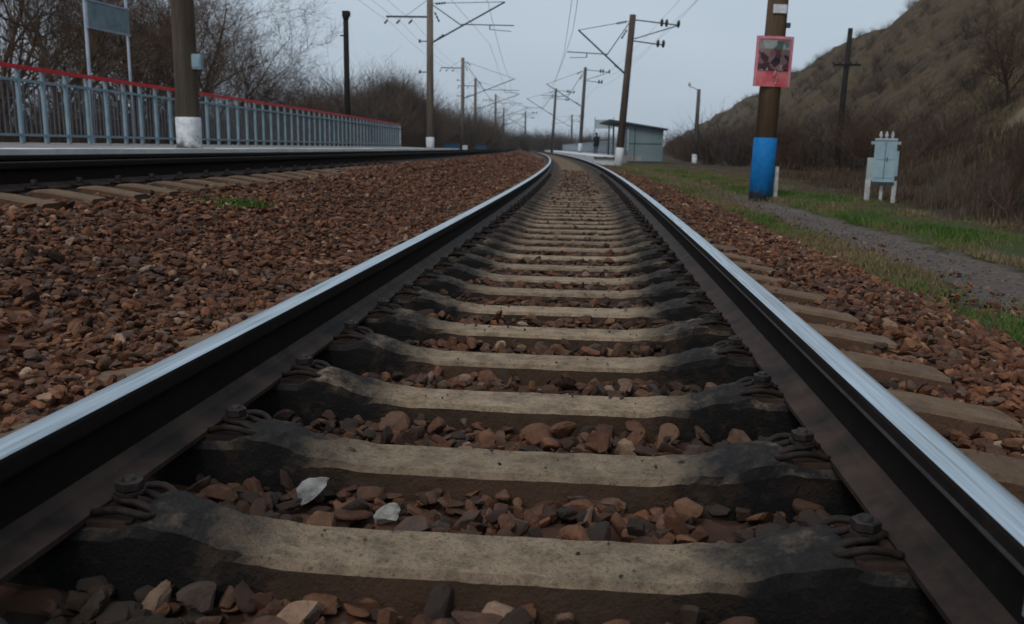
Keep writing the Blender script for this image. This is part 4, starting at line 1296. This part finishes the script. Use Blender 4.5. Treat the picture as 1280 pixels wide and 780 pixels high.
def grow_tree(seed, H=9.0, trunk_h=1.6, spread=0.65, levels=5, r0=0.16, nchild=(4, 6), droop=0.0):
    rd = random.Random(seed)
    trunk, crown = [], []
    def rdir(d, ang):
        ax = Vector((rd.gauss(0, 1), rd.gauss(0, 1), rd.gauss(0, 1))).cross(d)
        if ax.length < 1e-5: ax = Vector((1, 0, 0))
        return (Matrix.Rotation(ang, 3, ax.normalized()) @ d).normalized()
    def branch(p, d, L, r, lv, out):
        n = 4 if lv <= 1 else 3
        pts = [p]
        rr = [r]
        for k in range(n):
            d = rdir(d, rd.uniform(0.05, 0.26))
            d = (d + Vector((0, 0, 0.10 - droop * lv))).normalized()
            q = pts[-1] + d * (L / n)
            r_n = r * (1 - 0.62 * (k + 1) / n)
            out.append((tuple(pts[-1]), tuple(q), rr[-1], r_n))
            pts.append(q); rr.append(r_n)
            if lv < levels and (k > 0 or lv > 0):
                for c in range(rd.randint(1, 2) if lv < levels - 1 else rd.randint(1, 3)):
                    branch(q, rdir(d, rd.uniform(0.4, 1.0) * spread / 0.65), L * rd.uniform(0.45, 0.72), max(r_n * rd.uniform(0.5, 0.75), 0.0045), lv + 1, crown)
        if lv < levels: branch(pts[-1], rdir(d, 0.2), L * 0.62, max(rr[-1], 0.0045), lv + 1, crown)
    d0 = Vector((rd.uniform(-0.12, 0.12), rd.uniform(-0.12, 0.12), 1)).normalized()
    p = Vector((0, 0, -0.3)); r = r0
    n = 4
    for k in range(n):
        d0 = rdir(d0, 0.08)
        q = p + d0 * ((trunk_h + 0.3) / n)
        trunk.append((tuple(p), tuple(q), r, r * 0.93)); p = q; r *= 0.93
    for c in range(rd.randint(*nchild)):
        branch(p - d0 * rd.uniform(0, 0.5) * trunk_h * 0.4, rdir(d0, rd.uniform(0.25, 0.95)), (H - trunk_h) * rd.uniform(0.36, 0.5), r * rd.uniform(0.45, 0.7), 1, crown)
    branch(p, d0, (H - trunk_h) * 0.48, r * 0.8, 1, crown)
    return trunk, crown


tree_v = []
for k, (sd_, H_, th_, sp_) in enumerate(((1, 9, 1.4, 0.7), (2, 10, 1.8, 0.6), (5, 8.5, 1.2, 0.8), (8, 7, 1.0, 0.7))):
    tr, cr = grow_tree(sd_, H_, th_, sp_, 5)
    tree_v.append((seg_mesh('trunk', tr, M['bark']), seg_mesh('crown', cr, M['twig'])))
    print('tree', k, len(tr), len(cr))


def grow_shrub(seed, H=2.2, stems=16, lev=3):
    rd = random.Random(seed); out = []
    def br(p, d, L, r, lv):
        n = 3
        for k in range(n):
            d = (d + Vector((rd.gauss(0, .17), rd.gauss(0, .17), rd.gauss(0.05, .12)))).normalized()
            q = p + d * (L / n)
            out.append((tuple(p), tuple(q), r, r * 0.75)); p = q; r *= 0.75
            if lv < lev:
                for c in range(rd.randint(1, 2)):
                    dd = (d + Vector((rd.gauss(0, .6), rd.gauss(0, .6), rd.gauss(0.1, .4)))).normalized()
                    br(p, dd, L * rd.uniform(.35, .6), max(r * 0.6, 0.004), lv + 1)
    for c in range(stems):
        a = rd.uniform(0, 6.28); rr = rd.uniform(0, .35) * H * 0.4
        d = Vector((math.cos(a) * rd.uniform(.1, .75), math.sin(a) * rd.uniform(.1, .75), 1)).normalized()
        br(Vector((math.cos(a) * rr, math.sin(a) * rr, -0.1)), d, H * rd.uniform(.6, 1.0), 0.016, 1)
    return out


sh_segs = [grow_shrub(s_, 2.2, st_, 3) for s_, st_ in ((1, 15), (2, 18), (3, 14), (4, 20))]
print('shrub segs', [len(q) for q in sh_segs])
shrub_me = {m: [seg_mesh('shrub', q, M[m]) for q in sh_segs] for m in ('twig_dark', 'twig_brown', 'twig_grey')}


def tree(x, y, z, v, sc, rz, label, crown_mat=None):
    root = empty('bare_tree', (x, y, z), rz); root.scale = (sc[0], sc[0], sc[1])
    tag(root, label, 'tree', None)
    link('trunk', tree_v[v][0], root); link('crown', tree_v[v][1], root)
    return root


tl = [(-14.9, 23.5, 0, 1.0, 1.0, 0.3, 'bare tree with a dark forked trunk behind the sign at left'),
      (-19.5, 27.5, 1, 1.1, 1.0, 1.3, 'bare tree with leaning branches at the left edge'),
      (-16.3, 31.0, 3, 1.1, 1.0, 2.0, 'broad bare tree between the sign and the nearest left mast'),
      (-16.6, 35.5, 0, 1.1, 1.0, 3.9, 'bare tree reaching out right of the nearest left mast'),
      (-18.4, 45.0, 2, 0.9, 0.85, 5.1, 'bare spreading tree just right of the nearest left mast'),
      (-23.5, 44.0, 0, 1.2, 1.2, 4.4, 'bare tree showing over the fence behind the sign'),
      (-19.8, 58.0, 3, 0.75, 0.75, 1.7, 'small round bare tree left of the black lamp pole'),
      (-21.0, 68.0, 2, 0.6, 0.6, 3.3, 'low bare tree behind the black lamp pole'),
      (-27.0, 52.0, 1, 1.2, 1.1, 2.7, 'tall bare tree in the back row at left')]
for (x, y, v, a_, b_, rz, lb) in tl: tree(x, y, -0.6, v, (a_, b_), rz, lb)


# GN scatter of shrubs: thickets nobody could count
def scatter(name, pts, scl, rot, meshes, label, cat):
    col = bpy.data.collections.new(name + '_sources')
    for k, me in enumerate(meshes):
        o = bpy.data.objects.new(f'{name}_source', me); col.objects.link(o)
    me = bpy.data.meshes.new(name)
    me.from_pydata([tuple(p) for p in pts], [], [])
    a = me.attributes.new('scl', 'FLOAT_VECTOR', 'POINT'); a.data.foreach_set('vector', np.asarray(scl, np.float32).ravel())
    a = me.attributes.new('rot', 'FLOAT_VECTOR', 'POINT'); a.data.foreach_set('vector', np.asarray(rot, np.float32).ravel())
    o = link(name, me)
    tag(o, label, cat, kind='stuff')
    ng = bpy.data.node_groups.new(name, 'GeometryNodeTree')
    ng.interface.new_socket('Geometry', in_out='INPUT', socket_type='NodeSocketGeometry')
    ng.interface.new_socket('Geometry', in_out='OUTPUT', socket_type='NodeSocketGeometry')
    N = ng.nodes; Lk = ng.links
    gi, go = N.new('NodeGroupInput'), N.new('NodeGroupOutput')
    ci = N.new('GeometryNodeCollectionInfo'); ci.inputs['Collection'].default_value = col; ci.inputs['Separate Children'].default_value = True
    ci.inputs['Reset Children'].default_value = True
    ip = N.new('GeometryNodeInstanceOnPoints'); ip.inputs['Pick Instance'].default_value = True
    na = N.new('GeometryNodeInputNamedAttribute'); na.data_type = 'FLOAT_VECTOR'; na.inputs['Name'].default_value = 'scl'
    nr = N.new('GeometryNodeInputNamedAttribute'); nr.data_type = 'FLOAT_VECTOR'; nr.inputs['Name'].default_value = 'rot'
    e2r = N.new('FunctionNodeEulerToRotation')
    Lk.new(gi.outputs[0], ip.inputs['Points']); Lk.new(ci.outputs[0], ip.inputs['Instance'])
    Lk.new(na.outputs[0], ip.inputs['Scale']); Lk.new(nr.outputs[0], e2r.inputs[0]); Lk.new(e2r.outputs[0], ip.inputs['Rotation'])
    Lk.new(ip.outputs[0], go.inputs[0])
    md = o.modifiers.new('scatter', 'NODES'); md.node_group = ng
    return o


def rots(n):
    return np.stack([rng.normal(0, 0.08, n), rng.normal(0, 0.08, n), rng.uniform(0, 6.28, n)], -1)


def scl(n, lo, hi):
    a = rng.uniform(lo, hi, n)
    return np.stack([a * rng.uniform(0.9, 1.3, n), a * rng.uniform(0.9, 1.3, n), a * rng.uniform(0.8, 1.1, n)], -1)


# left thicket behind the fence (brown)
n = 300
y = rng.uniform(17, 78, n); x = -11.5 - rng.uniform(0, 1, n) ** 0.8 * (5 + y * 0.12) - 0.00095 * y * y
scatter('bush_thicket', np.stack([x, y, np.full(n, -0.6)], -1), scl(n, 0.6, 1.25), rots(n), shrub_me['twig_brown'] + shrub_me['twig_dark'],
        'tangled brown leafless bushes behind the left platform fence', 'bushes')
# middle distance thicket at the end of the left platform
n = 300
y = rng.uniform(60, 125, n); x = -y * 0.11 - 8.5 - rng.uniform(0, 9, n)
scatter('bush_thicket', np.stack([x, y, np.full(n, -0.9)], -1), scl(n, 1.2, 2.5), rots(n), shrub_me['twig_brown'] + shrub_me['twig_grey'],
        'grey brown thicket beyond the end of the left platform', 'bushes')
n = 330
y = rng.uniform(115, 215, n); x = -y * rng.uniform(0.125, 0.24, n)
scatter('bush_thicket', np.stack([x, y, np.full(n, -0.9)], -1), scl(n, 1.6, 2.9), rots(n), shrub_me['twig_brown'] + shrub_me['twig_grey'],
        'grey brown treeline running on towards the vanishing point', 'bushes')
# rounded clump with its own outline
n = 190
a_ = rng.uniform(0, 6.28, n); q = np.sqrt(rng.uniform(0, 1, n)) * 3.4
x = -20.0 + q * np.cos(a_); y = 84 + q * np.sin(a_)
hz = 5.6 * np.sqrt(np.clip(1 - (q / 4.2) ** 2, 0, 1))
pts = np.stack([x, y, -0.9 + hz * rng.uniform(0.0, 1.0, n)], -1)
scatter('rounded_thicket', pts, scl(n, 1.0, 1.5), rots(n), shrub_me['twig_grey'] + shrub_me['twig_brown'], 'dense rounded leafless grove left of the tall mast', 'bushes')
# far wood along the horizon
tv = [seg_mesh('far_tree', [q_ for q_ in grow_tree(30 + k, 8, 1.5, 0.6, 4)[1]], M['twig_grey']) for k in range(3)]
n = 330
y = rng.uniform(150, 420, n); x = -y * rng.uniform(0.02, 0.36, n) + 4
z = np.full(n, -0.9)
sc_ = scl(n, 0.85, 1.35) * (0.55 + 0.5 * np.clip((-(x / y) - 0.04) / 0.25, 0, 1))[:, None]
scatter('far_wood', np.stack([x, y, z], -1), sc_, rots(n), tv, 'far grey leafless wood along the horizon', 'wood')
n = 420
y = rng.uniform(170, 330, n); x = -y * rng.uniform(-0.02, 0.33, n)
scatter('far_scrub', np.stack([x, y, np.full(n, -0.9)], -1), scl(n, 1.2, 2.3), rots(n), shrub_me['twig_grey'], 'low far scrub along the horizon behind the tracks', 'bushes')

def streak_free(x, y):
    return ~((np.abs((y - 37.0) - (x - 16.0) * 1.05) < 1.8) & (x > 12.8) & (x < 19.5))


def clay_free(x, y):
    return ~((np.abs((y - 37.0) - (x - 16.0) * 1.05) < 2.6) & (x > 12.4) & (x < 20.5)) & ~((y > 19) & (y < 39) & (x / np.maximum(y, 1) > 0.35) & (x / np.maximum(y, 1) < 0.51))


# right side: thicket at the foot of the hill
n = 400
t_ = 20 + 150 * rng.uniform(0, 1, n) ** 1.4; lo_ = np.interp(t_, [20, 32, 45, 60, 170], [17.0, 11.5, 7.2, 2.8, 2.2])
w_ = lo_ + np.abs(rng.normal(0, 1, n)) * np.interp(t_, [20, 60, 170], [2.2, 6, 9])
x = w_ * math.cos(TH) + t_ * math.sin(TH); y = t_ * math.cos(TH) - w_ * math.sin(TH)
k_ = clay_free(x, y)
x, y = x[k_], y[k_]; n = len(x)
scatter('hill_foot_thicket', np.stack([x, y, land_z(x, y) - 0.05], -1), scl(n, 0.5, 1.35), rots(n), shrub_me['twig_dark'] + shrub_me['twig_brown'][:3] + shrub_me['twig_grey'][:1],
        'dark leafless bushes massed along the foot of the right hill', 'bushes')
# hillside scrub
n = 2200
t_ = 14 + 420 * rng.uniform(0, 1, n) ** 1.6; w_ = rng.uniform(13, 46, n)
keepn = np.sin(t_ * 0.11 + w_ * 0.23) + np.sin(w_ * 0.31 - t_ * 0.05) + rng.normal(0, 0.8, n) > -0.55
keepn &= ~((t_ < 32) & (w_ < 17))
keepn |= np.abs(w_ - 37) < 2.5
t_, w_ = t_[keepn], w_[keepn]; n = len(t_)
shr = np.clip(1 - (t_ - 260) / 700, 0.12, 1); w_ = w_ * (0.5 + 0.5 * shr)
x = w_ * math.cos(TH) + t_ * math.sin(TH); y = t_ * math.cos(TH) - w_ * math.sin(TH)
k_ = clay_free(x, y)
x, y = x[k_], y[k_]; n = len(x)
scatter('hillside_scrub', np.stack([x, y, land_z(x, y) - 0.1], -1), scl(n, 0.2, 0.75), rots(n), shrub_me['twig_dark'] + shrub_me['twig_brown'][:1],
        'sparse leafless scrub scattered over the right hillside', 'bushes')
# spur bushes at right edge, low
n = 230
t_ = rng.uniform(9, 30, n); w_ = rng.uniform(5.6, 15, n)
keepn = rng.uniform(0, 1, n) < np.clip(1.25 - (w_ - 5.6) / 2.6, 0.07, 1)
t_, w_ = t_[keepn], w_[keepn]; n = len(t_)
x = w_ * math.cos(TH) + t_ * math.sin(TH); y = t_ * math.cos(TH) - w_ * math.sin(TH)
k_ = streak_free(x, y)
x, y = x[k_], y[k_]; n = len(x)
scatter('bank_brush', np.stack([x, y, land_z(x, y) - 0.05], -1), scl(n, 0.13, 0.32), rots(n), shrub_me['twig_brown'] + shrub_me['twig_dark'],
        'low brown brush on the bank beside the grass strip', 'bushes')
for (x, y, v, a_, b_, rz, lb) in ((6.1, 13.4, 1, 0.17, 0.17, 0.5, 'thin dark sapling on the bank right of the grey cabinet'),
                                  (11.5, 38.0, 0, 0.36, 0.34, 2.0, 'dark bare tree in the thicket right of the utility pole foot'),
                                  (8.5, 42.0, 2, 0.34, 0.36, 0.2, 'dark bare tree in the thicket between blue mast and utility pole'),
                                  (19.5, 45.0, 3, 0.72, 0.68, 0.5, 'dark bare tree halfway up the hillside right of the utility pole'),
                                  (27.5, 52.0, 0, 0.5, 0.45, 2.5, 'dark bare tree high on the hillside near the right edge'),
                                  (16.0, 60.0, 2, 0.45, 0.45, 4.0, 'small bare tree on the lower slope behind the red poster')):
    tree(x, y, float(land_z(np.array(x), np.array(y))) - 0.1, v, (a_, b_), rz, lb)


# grass blades / weeds
def blades(name, x, y, z, h, w, mat, label, rnd, cat='grass', lean=0.35):
    n = len(x)
    a = rng.uniform(0, 2 * math.pi, n)
    dx, dy = np.cos(a), np.sin(a)
    la = rng.uniform(0, 2 * math.pi, n); lm = np.abs(rng.normal(0, lean, n)) * h
    P = np.zeros((n, 5, 3))
    P[:, 0] = np.stack([x - dx * w / 2, y - dy * w / 2, z], -1)
    P[:, 1] = np.stack([x + dx * w / 2, y + dy * w / 2, z], -1)
    mx_, my_ = x + np.cos(la) * lm * 0.35, y + np.sin(la) * lm * 0.35
    P[:, 2] = np.stack([mx_ + dx * w * 0.38, my_ + dy * w * 0.38, z + h * 0.6], -1)
    P[:, 3] = np.stack([mx_ - dx * w * 0.38, my_ - dy * w * 0.38, z + h * 0.6], -1)
    P[:, 4] = np.stack([x + np.cos(la) * lm, y + np.sin(la) * lm, z + h], -1)
    base = (np.arange(n) * 5)[:, None]
    F = np.concatenate([base + np.array([0, 1, 2]), base + np.array([0, 2, 3]), base + np.array([3, 2, 4])], 0)
    o = link(name, np_mesh(name, P.reshape(-1, 3), F, mat, False, {'rnd': np.repeat(rnd, 5)}))
    tag(o, label, cat, kind='stuff')


def clump(s, off, amp):
    return np.sin(s * 0.9 + off * 2.1) + np.sin(s * 2.3 - off * 3.7 + 1) * 0.7 + np.sin(s * 5.1 + off * 7.3) * 0.5 + rng.normal(0, amp, len(s))


# strip between path and hill: greener
n = 95000
s = 6 + 34 * rng.uniform(0, 1, n) ** 1.5; off = rng.uniform(3.75, 5.7, n)
k_ = clump(s, off, 0.7) > -0.6 + np.clip(off - 4.9, 0, 1) * 1.5
s, off = s[k_], off[k_]; x, y = W_np(s, off); n = len(s)
rn = np.clip(0.34 + np.abs(off - 4.4) * 0.28 + rng.normal(0, 0.18, n) + 0.28 * np.sin(s * 0.75 + off * 1.7 + 1.2) + 0.18 * np.sin(s * 2.1 - off * 4), 0, 1)
blades('grass', x, y, land_z(x, y) + 0.03, rng.uniform(0.015, 0.075, n) * (1 + s * 0.01) * (1 + 0.5 * np.sin(s * 1.3 + off * 3)), 0.007 + s * 0.0006, M['grass'], 'short green and yellowed grass strip between the path and the bank', rn)
# strip between ballast and path, sparse and yellowish
n = 80000
s = 4 + 50 * rng.uniform(0, 1, n) ** 1.6; off = 2.55 + rng.normal(0, 0.17, n)
k_ = clump(s, off, 0.8) > -0.1
s, off = s[k_], off[k_]; x, y = W_np(s, off); n = len(s)
rn = np.clip(0.55 + 0.35 * np.sin(s * 0.8 + 1.0) + rng.normal(0, 0.2, n), 0, 1)
blades('grass', x, y, land_z(x, y), rng.uniform(0.02, 0.07, n) * (1 + s * 0.01), 0.006 + s * 0.0006, M['grass'], 'sparse yellow green grass between the ballast and the path', rn)
# far verge beyond the path's end, around the blue mast foot
n = 40000
s = rng.uniform(17, 60, n); off = rng.uniform(2.3, 7.5, n)
k_ = clump(s, off, 0.9) > -0.3
s, off = s[k_], off[k_]; x, y = W_np(s, off); n = len(s)
rn = np.clip(0.72 + rng.normal(0, 0.2, n) - 0.35 * (np.abs(off - 4.3) < 0.7) * (s < 26), 0, 1)
blades('grass', x, y, land_z(x, y), rng.uniform(0.04, 0.13, n), 0.018, M['grass'], 'yellowish grass round the blue mast foot and towards the shelter', rn)
# weed stalks on bank
n = 80000
t_ = 5 + 33 * rng.uniform(0, 1, n) ** 1.3; w_ = 4.5 + 9 * rng.uniform(0, 1, n) ** 1.5
x = w_ * math.cos(TH) + t_ * math.sin(TH); y = t_ * math.cos(TH) - w_ * math.sin(TH)
k_ = (clump(t_, w_, 0.8) > -0.5)
x, y, w_ = x[k_], y[k_], w_[k_]; n = len(x)
k_ = streak_free(x, y)
x, y, w_ = x[k_], y[k_], w_[k_]; n = len(x)
blades('dry_weeds', x, y, land_z(x, y), rng.uniform(0.08, 0.34, n) * np.clip((w_ - 4.2), 0.15, 1), rng.uniform(0.007, 0.016, n), M['weed'], 'dry brown weeds and stalks covering the bank', rng.uniform(0, 1, n), 'weeds', 0.25)
n = 30000
t_ = rng.uniform(12, 60, n); w_ = 7 + 28 * rng.uniform(0, 1, n) ** 1.2
x = w_ * math.cos(TH) + t_ * math.sin(TH); y = t_ * math.cos(TH) - w_ * math.sin(TH)
k_ = streak_free(x, y)
x, y = x[k_], y[k_]; n = len(x)
blades('hill_grass', x, y, land_z(x, y), rng.uniform(0.15, 0.45, n), rng.uniform(0.02, 0.05, n), M['weed'], 'rough dry grass on the right hillside', rng.uniform(0, 0.9, n), 'grass', 0.3)
# two green tufts on the bank between the tracks
for (cx_, cy_, lb) in ((-2.68, 6.12, 'left one of two green weed tufts on the stone bank between the tracks'), (-2.46, 6.2, 'right one of two green weed tufts on the stone bank between the tracks')):
    n = 420
    a_ = rng.uniform(0, 6.28, n); q = np.abs(rng.normal(0, 0.10, n))
    x, y = cx_ + q * np.cos(a_) * 1.3, cy_ + q * np.sin(a_)
    blades('weed_tuft', x, y, np.full(n, 0.05), rng.uniform(0.02, 0.07, n), np.full(n, 0.012), M['grass'], lb, rng.uniform(0, 0.4, n), 'weeds', 0.8)

print('objects', len(bpy.data.objects))

# ------------------------------------------------------------------ damp autumn haze
HZ = bpy.data.materials.new('haze')
HZ.use_nodes = True
hn = HZ.node_tree.nodes; hn.clear()
pv = hn.new('ShaderNodeVolumePrincipled')
pv.inputs['Color'].default_value = (0.86, 0.92, 1.0, 1)
pv.inputs['Density'].default_value = 0.00016
ho = hn.new('ShaderNodeOutputMaterial')
HZ.node_tree.links.new(pv.outputs[0], ho.inputs['Volume'])
hb = MB().box((0, 0, 29.0), (3200, 3200, 62)).build('haze', [HZ])
tag(hb, 'thin grey autumn haze over the line and the far wood', 'haze', kind='stuff')
